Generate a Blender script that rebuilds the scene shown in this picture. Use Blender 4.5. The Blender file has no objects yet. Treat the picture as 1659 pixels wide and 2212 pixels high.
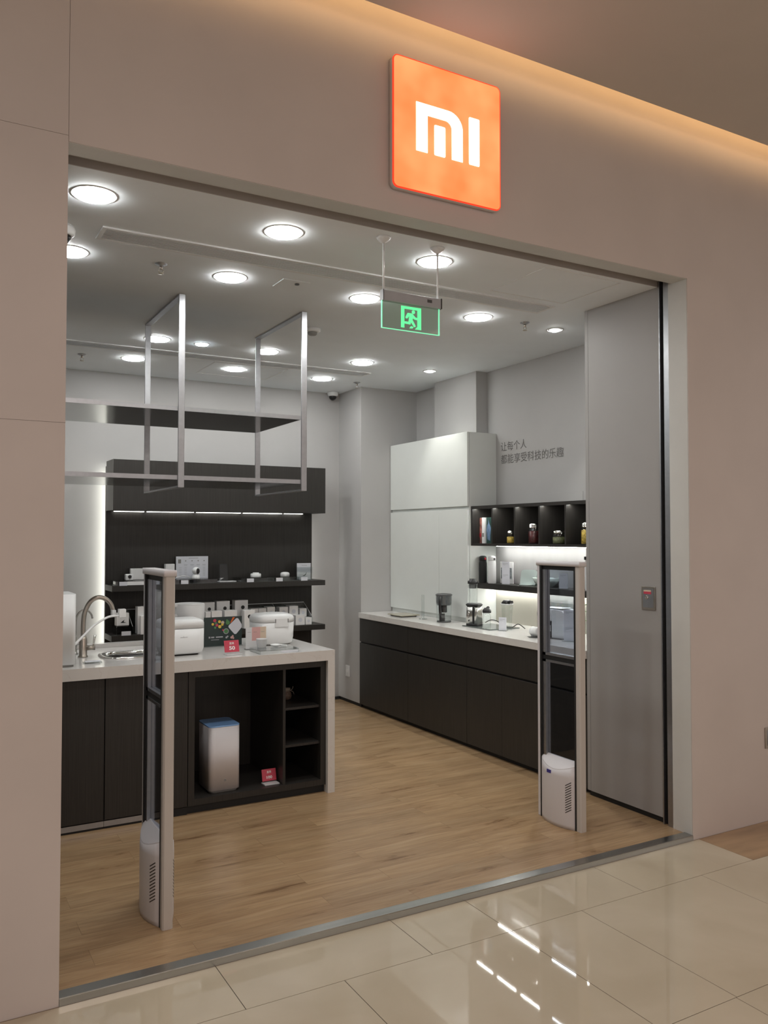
import bpy, bmesh, math, random
from mathutils import Vector, Matrix
random.seed(7)
SC = bpy.context.scene
COL = SC.collection
PI = math.pi

# ------------------------------------------------------------------ camera, world, exposure
cam_data = bpy.data.cameras.new('camera')
cam_data.sensor_fit = 'VERTICAL'
cam_data.sensor_height = 36.0
cam_data.lens = 1801.0 / 2212.0 * 36.0
cam_data.clip_start = 0.05
cam = bpy.data.objects.new('camera', cam_data)
COL.objects.link(cam)
yaw, pitch = math.radians(29.63), math.atan(53 / 1801.0)
cam.location = (0, 0, 1.5)
cam.rotation_euler = (PI / 2 + pitch, 0, -yaw)
SC.camera = cam
SC.view_settings.view_transform = 'Standard'
SC.view_settings.look = 'None'
SC.view_settings.gamma = 1
SC.view_settings.use_curve_mapping = False
SC.view_settings.exposure = 1.25
SC.cycles.max_bounces = 8
SC.cycles.diffuse_bounces = 4
SC.cycles.glossy_bounces = 4
SC.cycles.transparent_max_bounces = 24
SC.cycles.sample_clamp_indirect = 6.0
SC.cycles.caustics_reflective = False
SC.cycles.caustics_refractive = False

W = bpy.data.worlds.new('world'); SC.world = W; W.use_nodes = True
bg = W.node_tree.nodes['Background']
bg.inputs[0].default_value = (0.92, 0.82, 0.77, 1)
bg.inputs[1].default_value = 0.265

def area_light(name, loc, size, power, color, rot=(0, 0, 0)):
    d = bpy.data.lights.new(name, 'AREA'); d.shape = 'RECTANGLE'
    d.size, d.size_y = size; d.energy = power; d.color = color
    o = bpy.data.objects.new(name, d); COL.objects.link(o); o.location = loc; o.rotation_euler = rot
    return o
# unseen fill lamps added to light the shopfront, behind and beside the viewer
area_light('fill_lamp', (0.8, -1.6, 3.50), (3.0, 1.4), 32, (1.0, 0.83, 0.76))
area_light('fill_lamp', (5.4, -0.8, 3.50), (2.0, 1.2), 8, (1.0, 0.78, 0.62))

LAMP_E = 30.5      # shop ceiling lights
STRIP_E = 6.0      # shelf light strips

# ------------------------------------------------------------------ materials
def new_mat(name):
    m = bpy.data.materials.new(name); m.use_nodes = True
    nt = m.node_tree; return m, nt, nt.nodes, nt.links, nt.nodes['Principled BSDF']
def pbr(name, col, rough=0.5, metal=0.0, spec=0.5, noise=0.0, nscale=8.0, bump=0.0, coat=0.0, stretch=(1, 1, 1)):
    m, nt, N, L, P = new_mat(name)
    P.inputs['Base Color'].default_value = (*col, 1)
    P.inputs['Roughness'].default_value = rough
    P.inputs['Metallic'].default_value = metal
    P.inputs['Specular IOR Level'].default_value = spec
    P.inputs['Coat Weight'].default_value = coat
    if noise or bump:
        tc = N.new('ShaderNodeTexCoord'); mp = N.new('ShaderNodeMapping'); nz = N.new('ShaderNodeTexNoise')
        mp.inputs['Scale'].default_value = stretch
        nz.inputs['Scale'].default_value = nscale; nz.inputs['Detail'].default_value = 5
        L.new(tc.outputs['Object'], mp.inputs[0]); L.new(mp.outputs[0], nz.inputs['Vector'])
        if noise:
            r = N.new('ShaderNodeValToRGB')
            r.color_ramp.elements[0].position = 0.3; r.color_ramp.elements[1].position = 0.7
            r.color_ramp.elements[0].color = (*[c * (1 - noise) for c in col], 1)
            r.color_ramp.elements[1].color = (*[min(1, c * (1 + noise)) for c in col], 1)
            L.new(nz.outputs[0], r.inputs[0]); L.new(r.outputs[0], P.inputs['Base Color'])
        if bump:
            b = N.new('ShaderNodeBump'); b.inputs['Strength'].default_value = bump; b.inputs['Distance'].default_value = 0.002
            L.new(nz.outputs[0], b.inputs['Height']); L.new(b.outputs[0], P.inputs['Normal'])
    return m
def emit(name, col, e):
    m, nt, N, L, P = new_mat(name)
    P.inputs['Base Color'].default_value = (*col, 1)
    P.inputs['Emission Color'].default_value = (*col, 1)
    P.inputs['Emission Strength'].default_value = e
    return m
def thin_glass(name, tint, f=1.0, rough=0.02):
    m, nt, N, L, P = new_mat(name); N.remove(P)
    out = N['Material Output']
    t = N.new('ShaderNodeBsdfTransparent'); t.inputs[0].default_value = (*tint, 1)
    g = N.new('ShaderNodeBsdfGlossy'); g.inputs['Roughness'].default_value = rough
    fr = N.new('ShaderNodeLayerWeight'); fr.inputs[0].default_value = 0.5
    pw = N.new('ShaderNodeMath'); pw.operation = 'POWER'; pw.inputs[1].default_value = 4.0
    mu = N.new('ShaderNodeMath'); mu.operation = 'MULTIPLY_ADD'; mu.inputs[1].default_value = 0.55 * f; mu.inputs[2].default_value = 0.035 * f
    mu.use_clamp = True
    mx = N.new('ShaderNodeMixShader')
    L.new(fr.outputs['Facing'], pw.inputs[0]); L.new(pw.outputs[0], mu.inputs[0]); L.new(mu.outputs[0], mx.inputs[0])
    L.new(t.outputs[0], mx.inputs[1]); L.new(g.outputs[0], mx.inputs[2]); L.new(mx.outputs[0], out.inputs[0])
    return m
def frosted(name, col, alpha):
    m, nt, N, L, P = new_mat(name)
    P.inputs['Base Color'].default_value = (*col, 1); P.inputs['Alpha'].default_value = alpha
    P.inputs['Roughness'].default_value = 0.25
    return m
def ramp(N, stops):
    r = N.new('ShaderNodeValToRGB'); e = r.color_ramp.elements
    while len(e) < len(stops): e.new(0.5)
    for k, (p, c) in zip(e, stops): k.position = p; k.color = (*c, 1)
    return r

def laminate():
    m, nt, N, L, P = new_mat('oak_laminate')
    tc = N.new('ShaderNodeTexCoord')
    br = N.new('ShaderNodeTexBrick'); br.offset = 0.37; br.squash = 1
    br.inputs['Color1'].default_value = (0, 0, 0, 1); br.inputs['Color2'].default_value = (1, 1, 1, 1)
    br.inputs['Mortar'].default_value = (0.5, 0.5, 0.5, 1)
    br.inputs['Scale'].default_value = 1; br.inputs['Mortar Size'].default_value = 0.0011
    br.inputs['Brick Width'].default_value = 0.93; br.inputs['Row Height'].default_value = 0.128
    L.new(tc.outputs['Object'], br.inputs['Vector'])
    # per plank shift of the grain
    sh = N.new('ShaderNodeVectorMath'); sh.operation = 'MULTIPLY_ADD'
    sh.inputs[1].default_value = (7.3, 3.1, 0); L.new(br.outputs['Color'], sh.inputs[0]); L.new(tc.outputs['Object'], sh.inputs[2])
    mp = N.new('ShaderNodeMapping'); mp.inputs['Scale'].default_value = (1.3, 8, 1); L.new(sh.outputs[0], mp.inputs[0])
    n1 = N.new('ShaderNodeTexNoise'); n1.inputs['Scale'].default_value = 1.6; n1.inputs['Detail'].default_value = 8; n1.inputs['Distortion'].default_value = 0.7; n1.inputs['Roughness'].default_value = 0.62
    L.new(mp.outputs[0], n1.inputs['Vector'])
    r1 = ramp(N, [(0.30, (0.20, 0.118, 0.06)), (0.38, (0.345, 0.222, 0.122)), (0.55, (0.405, 0.272, 0.152)), (0.75, (0.465, 0.325, 0.192))])
    L.new(n1.outputs[0], r1.inputs[0])
    mp2 = N.new('ShaderNodeMapping'); mp2.inputs['Scale'].default_value = (3, 55, 1); L.new(sh.outputs[0], mp2.inputs[0])
    n2 = N.new('ShaderNodeTexNoise'); n2.inputs['Scale'].default_value = 1.5; n2.inputs['Detail'].default_value = 6; n2.inputs['Distortion'].default_value = 1.2
    L.new(mp2.outputs[0], n2.inputs['Vector'])
    r2 = ramp(N, [(0.32, (0.86, 0.86, 0.86)), (0.6, (1.04, 1.04, 1.04))]); L.new(n2.outputs[0], r2.inputs[0])
    mul = N.new('ShaderNodeMixRGB'); mul.blend_type = 'MULTIPLY'; mul.inputs[0].default_value = 1
    L.new(r1.outputs[0], mul.inputs[1]); L.new(r2.outputs[0], mul.inputs[2])
    pl = ramp(N, [(0.0, (0.90, 0.90, 0.90)), (1.0, (1.06, 1.06, 1.05))]); L.new(br.outputs['Color'], pl.inputs[0])
    mul2 = N.new('ShaderNodeMixRGB'); mul2.blend_type = 'MULTIPLY'; mul2.inputs[0].default_value = 1
    L.new(mul.outputs[0], mul2.inputs[1]); L.new(pl.outputs[0], mul2.inputs[2])
    mo = N.new('ShaderNodeMixRGB'); mo.inputs[2].default_value = (0.10, 0.06, 0.035, 1)
    mf = N.new('ShaderNodeMath'); mf.operation = 'MULTIPLY'; mf.inputs[1].default_value = 0.3
    L.new(br.outputs['Fac'], mf.inputs[0]); L.new(mf.outputs[0], mo.inputs[0]); L.new(mul2.outputs[0], mo.inputs[1])
    L.new(mo.outputs[0], P.inputs['Base Color'])
    P.inputs['Roughness'].default_value = 0.27; P.inputs['Specular IOR Level'].default_value = 0.45
    b = N.new('ShaderNodeBump'); b.inputs['Strength'].default_value = 0.18; b.inputs['Distance'].default_value = 0.001
    L.new(n2.outputs[0], b.inputs['Height']); L.new(b.outputs[0], P.inputs['Normal'])
    return m
def dark_wood():
    m, nt, N, L, P = new_mat('dark_oak_veneer')
    tc = N.new('ShaderNodeTexCoord'); mp = N.new('ShaderNodeMapping'); mp.inputs['Scale'].default_value = (60, 60, 1.2)
    L.new(tc.outputs['Object'], mp.inputs[0])
    n = N.new('ShaderNodeTexNoise'); n.inputs['Scale'].default_value = 3; n.inputs['Detail'].default_value = 6
    L.new(mp.outputs[0], n.inputs['Vector'])
    r = ramp(N, [(0.3, (0.021, 0.0195, 0.0175)), (0.7, (0.034, 0.031, 0.028))]); L.new(n.outputs[0], r.inputs[0])
    L.new(r.outputs[0], P.inputs['Base Color'])
    P.inputs['Roughness'].default_value = 0.42; P.inputs['Specular IOR Level'].default_value = 0.4
    b = N.new('ShaderNodeBump'); b.inputs['Strength'].default_value = 0.25; b.inputs['Distance'].default_value = 0.001
    L.new(n.outputs[0], b.inputs['Height']); L.new(b.outputs[0], P.inputs['Normal'])
    return m
def quartz():
    m, nt, N, L, P = new_mat('veined_quartz')
    tc = N.new('ShaderNodeTexCoord')
    n = N.new('ShaderNodeTexNoise'); n.inputs['Scale'].default_value = 4; n.inputs['Detail'].default_value = 8; n.inputs['Distortion'].default_value = 1.4
    L.new(tc.outputs['Object'], n.inputs['Vector'])
    r = ramp(N, [(0.40, (0.68, 0.665, 0.645)), (0.49, (0.68, 0.665, 0.645)), (0.50, (0.635, 0.61, 0.585)), (0.51, (0.69, 0.675, 0.655))])
    L.new(n.outputs[0], r.inputs[0]); L.new(r.outputs[0], P.inputs['Base Color'])
    P.inputs['Roughness'].default_value = 0.1
    return m
def tile_mat():
    m, nt, N, L, P = new_mat('polished_tile')
    tc = N.new('ShaderNodeTexCoord')
    n = N.new('ShaderNodeTexNoise'); n.inputs['Scale'].default_value = 2.2; n.inputs['Detail'].default_value = 6; n.inputs['Distortion'].default_value = 0.6
    L.new(tc.outputs['Object'], n.inputs['Vector'])
    r = ramp(N, [(0.3, (0.50, 0.435, 0.325)), (0.7, (0.585, 0.52, 0.405))]); L.new(n.outputs[0], r.inputs[0])
    L.new(r.outputs[0], P.inputs['Base Color'])
    P.inputs['Roughness'].default_value = 0.03; P.inputs['Specular IOR Level'].default_value = 0.5
    return m

M = {}
M['facade'] = pbr('facade_paint', (0.60, 0.54, 0.51), 0.42, noise=0.03, nscale=3, bump=0.03)
M['sidepanel'] = pbr('side_panel_laminate', (0.345, 0.335, 0.325), 0.5, noise=0.02, nscale=4)
M['wall'] = pbr('shop_wall_paint', (0.455, 0.45, 0.445), 0.55, noise=0.02, nscale=4)
M['ceil'] = pbr('ceiling_paint', (0.84, 0.89, 0.93), 0.7, noise=0.015, nscale=5)
M['mallceil'] = pbr('mall_ceiling_paint', (0.55, 0.50, 0.45), 0.7, noise=0.02, nscale=3)
M['laminate'] = laminate()
M['dark'] = dark_wood()
M['quartz'] = quartz()
M['tile'] = tile_mat()
M['browntile'] = pbr('brown_marble_tile', (0.40, 0.27, 0.15), 0.05, noise=0.25, nscale=2, stretch=(1, 4, 1))
M['grout'] = pbr('grout', (0.06, 0.05, 0.04), 0.8, noise=0.1)
M['steel'] = pbr('brushed_steel', (0.43, 0.43, 0.41), 0.26, 1.0, noise=0.08, nscale=60, stretch=(0.02, 1, 1))
M['alu'] = pbr('grey_aluminium', (0.42, 0.43, 0.45), 0.35, 1.0, noise=0.05, nscale=40)
M['mirror'] = pbr('polished_steel_sheet', (0.36, 0.365, 0.36), 0.16, 1.0, noise=0.05, nscale=30, stretch=(1, 0.05, 1))
M['chrome'] = pbr('chrome', (0.72, 0.71, 0.69), 0.1, 1.0, noise=0.02)
M['champagne'] = pbr('brushed_nickel', (0.45, 0.41, 0.36), 0.3, 1.0, noise=0.06, nscale=50)
M['whitegloss'] = pbr('white_lacquer', (0.68, 0.71, 0.69), 0.25, noise=0.01)
M['white'] = pbr('white_plastic', (0.76, 0.775, 0.78), 0.32, noise=0.01)
M['whitepaper'] = pbr('white_card', (0.86, 0.86, 0.86), 0.55, noise=0.02, nscale=20)
M['bluecard'] = pbr('bluish_card', (0.70, 0.72, 0.78), 0.5, noise=0.02, nscale=20)
M['greycard'] = pbr('pale_grey_print', (0.40, 0.41, 0.44), 0.5, noise=0.05)
M['gatewhite'] = pbr('gate_plastic', (0.66, 0.64, 0.66), 0.35, noise=0.01)
M['gatebeige'] = pbr('gate_post_paint', (0.55, 0.52, 0.49), 0.35, noise=0.01)
M['black'] = pbr('black_plastic', (0.012, 0.012, 0.013), 0.3, noise=0.05)
M['blackrubber'] = pbr('black_rubber', (0.010, 0.011, 0.012), 0.6, noise=0.05)
M['darkgrey'] = pbr('dark_grey_plastic', (0.07, 0.07, 0.072), 0.35, noise=0.03)
M['midgrey'] = pbr('mid_grey_paint', (0.25, 0.245, 0.235), 0.6, noise=0.03)
M['greytext'] = pbr('grey_lettering', (0.17, 0.165, 0.16), 0.5, noise=0.02)
M['slot'] = pbr('shutter_slot_paint', (0.40, 0.375, 0.355), 0.7, noise=0.03)
M['red'] = pbr('red_card', (0.56, 0.06, 0.10), 0.4, noise=0.04)
M['redbit'] = pbr('red_plastic', (0.6, 0.03, 0.05), 0.4, noise=0.04)
M['yellow'] = pbr('yellow_print', (0.75, 0.55, 0.08), 0.5, noise=0.1)
M['pasta'] = pbr('yellow_pasta', (0.62, 0.42, 0.07), 0.5, noise=0.45, nscale=90, bump=0.8)
M['dates'] = pbr('red_dates', (0.075, 0.012, 0.012), 0.3, noise=0.7, nscale=45, bump=1.0)
M['beans'] = pbr('green_beans', (0.13, 0.14, 0.06), 0.5, noise=0.4, nscale=110, bump=0.8)
M['grain'] = pbr('brown_grain', (0.16, 0.11, 0.08), 0.6, noise=0.3, nscale=110, bump=0.5)
M['green'] = pbr('green_print', (0.09, 0.24, 0.09), 0.5, noise=0.2)
M['leaf'] = pbr('leaf', (0.09, 0.15, 0.04), 0.45, noise=0.3, nscale=30)
M['orangeprint'] = pbr('orange_print', (0.75, 0.16, 0.03), 0.5, noise=0.1)
M['posterdark'] = pbr('dark_green_print', (0.022, 0.04, 0.038), 0.35, noise=0.25, nscale=6)
M['pinkprint'] = pbr('pink_print', (0.62, 0.36, 0.34), 0.5, noise=0.05)
M['creamprint'] = pbr('cream_print', (0.62, 0.50, 0.38), 0.5, noise=0.05)
M['blueplastic'] = pbr('sky_blue_plastic', (0.28, 0.52, 0.95), 0.12, noise=0.04, nscale=4)
M['bluelabel'] = pbr('blue_label', (0.035, 0.03, 0.25), 0.35, noise=0.1)
M['bluegrey'] = pbr('blue_grey_print', (0.14, 0.22, 0.36), 0.45, noise=0.35, nscale=30)
M['booktop'] = pbr('red_white_spine', (0.42, 0.17, 0.14), 0.45, noise=0.8, nscale=20)
M['teal'] = pbr('dark_teal_cover', (0.02, 0.06, 0.05), 0.4, noise=0.2)
M['splash'] = pbr('beige_glass_splashback', (0.36, 0.345, 0.30), 0.12, noise=0.01)
M['uppersplash'] = pbr('pale_grey_glass_panel', (0.42, 0.415, 0.41), 0.15, noise=0.03, nscale=3, stretch=(1, 4, 0.3))
M['lining'] = pbr('grey_opening_lining', (0.60, 0.60, 0.575), 0.5, noise=0.02)
M['board'] = pbr('greige_glass_board', (0.36, 0.33, 0.25), 0.2, noise=0.02)
M['matblack'] = pbr('dark_glass_mat', (0.12, 0.135, 0.13), 0.12, noise=0.05)
M['sage'] = pbr('pale_celadon_glaze', (0.50, 0.58, 0.55), 0.2, noise=0.02)
M['photo'] = pbr('mountain_photo_print', (0.25, 0.28, 0.29), 0.5, noise=0.5, nscale=18, stretch=(1, 1, 3))
M['cord'] = pbr('twine', (0.35, 0.30, 0.24), 0.8, noise=0.1)
M['cable'] = pbr('grey_cable', (0.12, 0.12, 0.12), 0.5, noise=0.05)
M['acrylic'] = thin_glass('clear_acrylic', (0.88, 0.90, 0.90), 1.5)
M['glass'] = thin_glass('clear_glass', (0.93, 0.95, 0.95), 1.6)
M['smoke'] = thin_glass('smoky_glass', (0.45, 0.45, 0.46), 1.2)
M['gateglass'] = thin_glass('grey_gate_glass', (0.66, 0.69, 0.74), 1.0)
M['gateglasslow'] = thin_glass('grey_gate_glass_low', (0.66, 0.69, 0.74), 1.0)
M['frost'] = frosted('frosted_plastic', (0.75, 0.76, 0.77), 0.75)
M['celglass'] = frosted('pale_green_glass', (0.55, 0.64, 0.62), 0.75)
M['exitpane'] = thin_glass('exit_sign_pane', (0.84, 0.93, 0.88), 0.6)
M['lamp'] = emit('ceiling_light_diffuser', (1.0, 1.0, 0.97), LAMP_E)
M['lampsmall'] = emit('small_light_diffuser', (0.85, 0.95, 1.0), LAMP_E * 0.8)
M['strip'] = emit('white_light_strip', (1.0, 1.0, 0.94), STRIP_E)
M['stripbright'] = emit('bright_light_strip', (1.0, 1.0, 0.95), STRIP_E * 3.2)
M['stripsoft'] = emit('dim_light_strip', (1.0, 0.99, 0.93), STRIP_E * 0.7)
M['stripedge'] = emit('edge_light_strip', (1.0, 1.0, 0.90), STRIP_E * 0.85)
M['cove'] = emit('warm_cove_strip', (1.0, 0.66, 0.32), 2.6)
M['signwhite'] = emit('lit_sign_white', (1.0, 1.0, 1.0), 1.6)
M['signrim'] = emit('lit_sign_red_rim', (1.0, 0.045, 0.015), 0.42)
M['exitgreen'] = emit('lit_exit_green', (0.13, 1.0, 0.36), 0.36)
M['exitedge'] = emit('lit_exit_edge', (0.25, 1.0, 0.55), 0.30)
def sign_orange():
    m, nt, N, L, P = new_mat('lit_sign_orange')
    tc = N.new('ShaderNodeTexCoord'); n = N.new('ShaderNodeTexNoise'); n.inputs['Scale'].default_value = 5
    L.new(tc.outputs['Object'], n.inputs['Vector'])
    r = ramp(N, [(0.35, (1.0, 0.20, 0.06)), (0.65, (1.0, 0.33, 0.125))]); L.new(n.outputs[0], r.inputs[0])
    L.new(r.outputs[0], P.inputs['Emission Color']); P.inputs['Emission Strength'].default_value = 0.50
    P.inputs['Base Color'].default_value = (0.8, 0.2, 0.05, 1)
    return m
M['signorange'] = sign_orange()

# ------------------------------------------------------------------ mesh helpers
class B:
    def __init__(s, off=(0, 0, 0)):
        s.bm = bmesh.new(); s.mats = []; s.off = Vector(off); s.mi = 0
    def mat(s, m):
        if m not in s.mats: s.mats.append(m)
        s.mi = s.mats.index(m); return s
    def _tag(s, faces, smooth=False):
        for f in faces:
            f.material_index = s.mi; f.smooth = smooth
    def box(s, x0, x1, y0, y1, z0, z1, bev=0, seg=2):
        o = s.off
        vs = [s.bm.verts.new((x - o.x, y - o.y, z - o.z)) for x in (x0, x1) for y in (y0, y1) for z in (z0, z1)]
        idx = [(0, 1, 3, 2), (4, 6, 7, 5), (0, 4, 5, 1), (2, 3, 7, 6), (0, 2, 6, 4), (1, 5, 7, 3)]
        fs = [s.bm.faces.new([vs[i] for i in q]) for q in idx]
        s._tag(fs)
        if bev:
            es = list({e for f in fs for e in f.edges})
            r = bmesh.ops.bevel(s.bm, geom=es, offset=bev, segments=seg, affect='EDGES', profile=0.5)
            s._tag(r['faces'], True)
        return s
    def prism(s, poly, a0, a1, axis='z', smooth=False):
        """poly: 2-D outline; axis: extrusion axis. x->(y,z) y->(x,z) z->(x,y)"""
        o = s.off
        def P(p, a):
            if axis == 'z': v = (p[0], p[1], a)
            elif axis == 'y': v = (p[0], a, p[1])
            else: v = (a, p[0], p[1])
            return s.bm.verts.new(Vector(v) - o)
        A = [P(p, a0) for p in poly]; Bv = [P(p, a1) for p in poly]
        n = len(poly); fs = [s.bm.faces.new(A[::-1]), s.bm.faces.new(Bv)]
        side = [s.bm.faces.new((A[i], A[(i + 1) % n], Bv[(i + 1) % n], Bv[i])) for i in range(n)]
        s._tag(fs); s._tag(side, smooth)
        for f in fs: f.normal_update()
        bmesh.ops.triangulate(s.bm, faces=[f for f in fs if len(f.verts) > 4], ngon_method='EAR_CLIP')
        return s
    def rbox(s, x0, x1, y0, y1, z0, z1, r, axis='z', n=6, smooth=True):
        if axis == 'z': a0, a1, b0, b1, c0, c1 = x0, x1, y0, y1, z0, z1
        elif axis == 'y': a0, a1, b0, b1, c0, c1 = x0, x1, z0, z1, y0, y1
        else: a0, a1, b0, b1, c0, c1 = y0, y1, z0, z1, x0, x1
        return s.prism(rrect(a0, a1, b0, b1, r, n), c0, c1, axis, smooth)
    def loft(s, rings, caps=True, smooth=True):
        o = s.off
        R = [[s.bm.verts.new(Vector(p) - o) for p in ring] for ring in rings]
        n = len(R[0]); fs = []
        for a, b in zip(R, R[1:]):
            for i in range(n):
                fs.append(s.bm.faces.new((a[i], a[(i + 1) % n], b[(i + 1) % n], b[i])))
        s._tag(fs, smooth)
        if caps:
            c = [s.bm.faces.new(R[0][::-1]), s.bm.faces.new(R[-1])]; s._tag(c)
        return s
    def lathe(s, prof, c=(0, 0, 0), n=32, axis='z', caps=True, smooth=True):
        rings = []
        for r, h in prof:
            r = max(r, 1e-4); ring = []
            for i in range(n):
                a = 2 * PI * i / n; u, v = r * math.cos(a), r * math.sin(a)
                if axis == 'z': p = (c[0] + u, c[1] + v, c[2] + h)
                elif axis == 'y': p = (c[0] + u, c[1] + h, c[2] + v)
                else: p = (c[0] + h, c[1] + u, c[2] + v)
                ring.append(p)
            rings.append(ring)
        return s.loft(rings, caps, smooth)
    def tube(s, pts, r, n=10, smooth_path=True, r2=None):
        P = [Vector(p) for p in pts]
        if smooth_path and len(P) > 2:
            Q = []
            for i in range(len(P) - 1):
                p0 = P[max(i - 1, 0)]; p1 = P[i]; p2 = P[i + 1]; p3 = P[min(i + 2, len(P) - 1)]
                for k in range(6):
                    t = k / 6
                    Q.append(0.5 * ((2 * p1) + (-p0 + p2) * t + (2 * p0 - 5 * p1 + 4 * p2 - p3) * t * t + (-p0 + 3 * p1 - 3 * p2 + p3) * t ** 3))
            Q.append(P[-1]); P = Q
        rings = []; up = Vector((0, 0, 1)); prev = None
        for i, p in enumerate(P):
            d = (P[min(i + 1, len(P) - 1)] - P[max(i - 1, 0)]).normalized()
            if prev is None:
                a = d.cross(up) if abs(d.dot(up)) < 0.95 else d.cross(Vector((1, 0, 0)))
            else:
                a = prev - d * prev.dot(d)
            a.normalize(); prev = a; b = d.cross(a)
            rr = r if r2 is None else r + (r2 - r) * i / (len(P) - 1)
            rings.append([p + a * math.cos(2 * PI * k / n) * rr + b * math.sin(2 * PI * k / n) * rr for k in range(n)])
        return s.loft(rings)
    def sphere(s, c, r, sc=(1, 1, 1), seg=24, rings=14):
        R = bmesh.ops.create_uvsphere(s.bm, u_segments=seg, v_segments=rings, radius=r)
        for v in R['verts']:
            v.co = Vector((v.co.x * sc[0] + c[0], v.co.y * sc[1] + c[1], v.co.z * sc[2] + c[2])) - s.off
        fs = {f for v in R['verts'] for f in v.link_faces}
        s._tag(fs, True); return s
    def build(s, name, m, parent=None):
        bmesh.ops.recalc_face_normals(s.bm, faces=s.bm.faces)
        me = bpy.data.meshes.new(name); s.bm.to_mesh(me); s.bm.free()
        mats = s.mats if s.mats else [m]
        for k in mats: me.materials.append(M[k])
        o = bpy.data.objects.new(name, me); COL.objects.link(o)
        if parent is not None: o.parent = parent
        else: o.location = s.off
        return o
def rrect(a0, a1, b0, b1, r, n=6):
    out = []
    for cx, cy, st in ((a1 - r, b1 - r, 0), (a0 + r, b1 - r, 90), (a0 + r, b0 + r, 180), (a1 - r, b0 + r, 270)):
        for k in range(n + 1):
            t = math.radians(st + 90 * k / n); out.append((cx + r * math.cos(t), cy + r * math.sin(t)))
    return out
def circ(cx, cy, r, n=24, sy=1.0):
    return [(cx + r * math.cos(2 * PI * k / n), cy + r * sy * math.sin(2 * PI * k / n)) for k in range(n)]

def tag(o, label, cat, group=None, kind=None):
    o['label'] = label; o['category'] = cat
    if group: o['group'] = group
    if kind: o['kind'] = kind
    return o
def thing(name, label, cat, loc=(0, 0, 0), rotz=0, group=None):
    o = bpy.data.objects.new(name, None); COL.objects.link(o)
    o.location = loc; o.rotation_euler = (0, 0, rotz); o.empty_display_size = 0.05
    return tag(o, label, cat, group)
def struct(name, b, m):
    o = b.build(name, m); o['kind'] = 'structure'; return o
def copy_tree(src, parent=None):
    c = src.copy(); COL.objects.link(c); c.parent = parent
    for ch in src.children: copy_tree(ch, c)
    return c
def text_mesh(name, body, m, parent, origin, width=None, height=None, facing='-y', extrude=0.0004, bold=0.0):
    cu = bpy.data.curves.new(name, 'FONT'); cu.body = body; cu.size = 1; cu.offset = bold
    t = bpy.data.objects.new(name, cu); COL.objects.link(t)
    bpy.context.view_layer.update()
    me = bpy.data.meshes.new_from_object(t.evaluated_get(bpy.context.evaluated_depsgraph_get()))
    bpy.data.objects.remove(t); bpy.data.curves.remove(cu)
    xs = [v.co.x for v in me.vertices]; ys = [v.co.y for v in me.vertices]
    w, h = max(xs) - min(xs), max(ys) - min(ys)
    sx = (width / w) if width else height / h
    sy = (height / h) if height else sx
    for v in me.vertices:
        u = (v.co.x - min(xs)) * sx; q = (v.co.y - min(ys)) * sy
        if facing == '-y': v.co = (origin[0] + u, origin[1], origin[2] + q)
        elif facing == '-x': v.co = (origin[0], origin[1] - u, origin[2] + q)
        elif facing == 'z': v.co = (origin[0] + u, origin[1] + q, origin[2])
    me.materials.clear(); me.materials.append(M[m])
    o = bpy.data.objects.new(name, me); COL.objects.link(o)
    if parent is not None: o.parent = parent
    return o

# ------------------------------------------------------------------ the setting
CZ = 2.83                     # shop ceiling
FY0, FY1 = 2.907, 3.03        # facade wall
XL, XR = 0.4425, 3.436         # opening
# facade with its panel joints
b = B()
g = 0.0006
HZ, HY = 2.819, 3.006         # underside and back of the lintel
b.box(-3.0, XL - g, FY0, FY1, -0.022, 1.876 - g); b.box(-3.0, XL - g, FY0, FY1, 1.876 + g, 2.839 - g)
b.box(-3.0, XL - g, FY0, FY1, 2.839 + g, 4.0)
b.box(-3.0, XL, FY0 + 0.004, FY1, -0.022, 4.0)
b.box(XL + g, XR, FY0, HY, HZ, 4.0); b.box(XL - 0.01, XR + 0.02, FY0 + 0.006, HY - 0.001, HZ + 0.003, 3.98)
b.box(XR, 7.5, FY0, FY1, -0.022, 4.0)
struct('wall_front', b, 'facade')
b = B(); b.box(-1.7, 4.2, 3.115, 7.05, CZ, CZ + 0.06); struct('ceiling', b, 'ceil')
b = B(); b.box(XL - 0.4, XR + 0.1, HY, 3.115, CZ + 0.03, CZ + 0.06); b.box(XL - 0.4, XR + 0.1, 3.109, 3.115, CZ, CZ + 0.03)
struct('trim_1', b, 'slot')
b = B(); b.box(-1.7, 4.2, 2.955, 7.05, -0.05, 0.0); struct('floor', b, 'laminate')
b = B(); b.box(-1.7, 4.2, 6.95, 7.05, 0, CZ); struct('wall_back', b, 'wall')
b = B(); b.box(-1.7, -1.6, FY1, 6.95, 0, CZ); struct('wall_left', b, 'wall')
b = B(); b.box(4.05, 4.2, 3.67, 6.95, 0, CZ); b.box(3.94, 4.05, 5.43, 6.04, 0.85, CZ); struct('wall_right', b, 'wall')
b = B(); b.box(3.47, 4.05, 6.512, 6.95, 0.03, CZ); b.mat('blackrubber'); b.mats = ['wall', 'blackrubber']; b.mi = 1
b.box(3.478, 4.05, 6.52, 6.95, 0, 0.03); struct('wall_niche', b, 'wall')
# panel wall beside the opening
b = B(); b.box(3.45, 4.2, 3.103, 3.64, 0.03, CZ); b.box(3.452, 4.2, 3.644, 3.67, 0.03, CZ)
b.mats = ['sidepanel', 'blackrubber']; b.mi = 1; b.box(3.462, 4.2, 3.103, 3.66, 0, 0.03)
struct('wall_side', b, 'wall')
b = B(); b.box(-1.6, 3.47, 6.935, 6.95, 0, 0.025); struct('baseboard_back', b, 'blackrubber')
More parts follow.
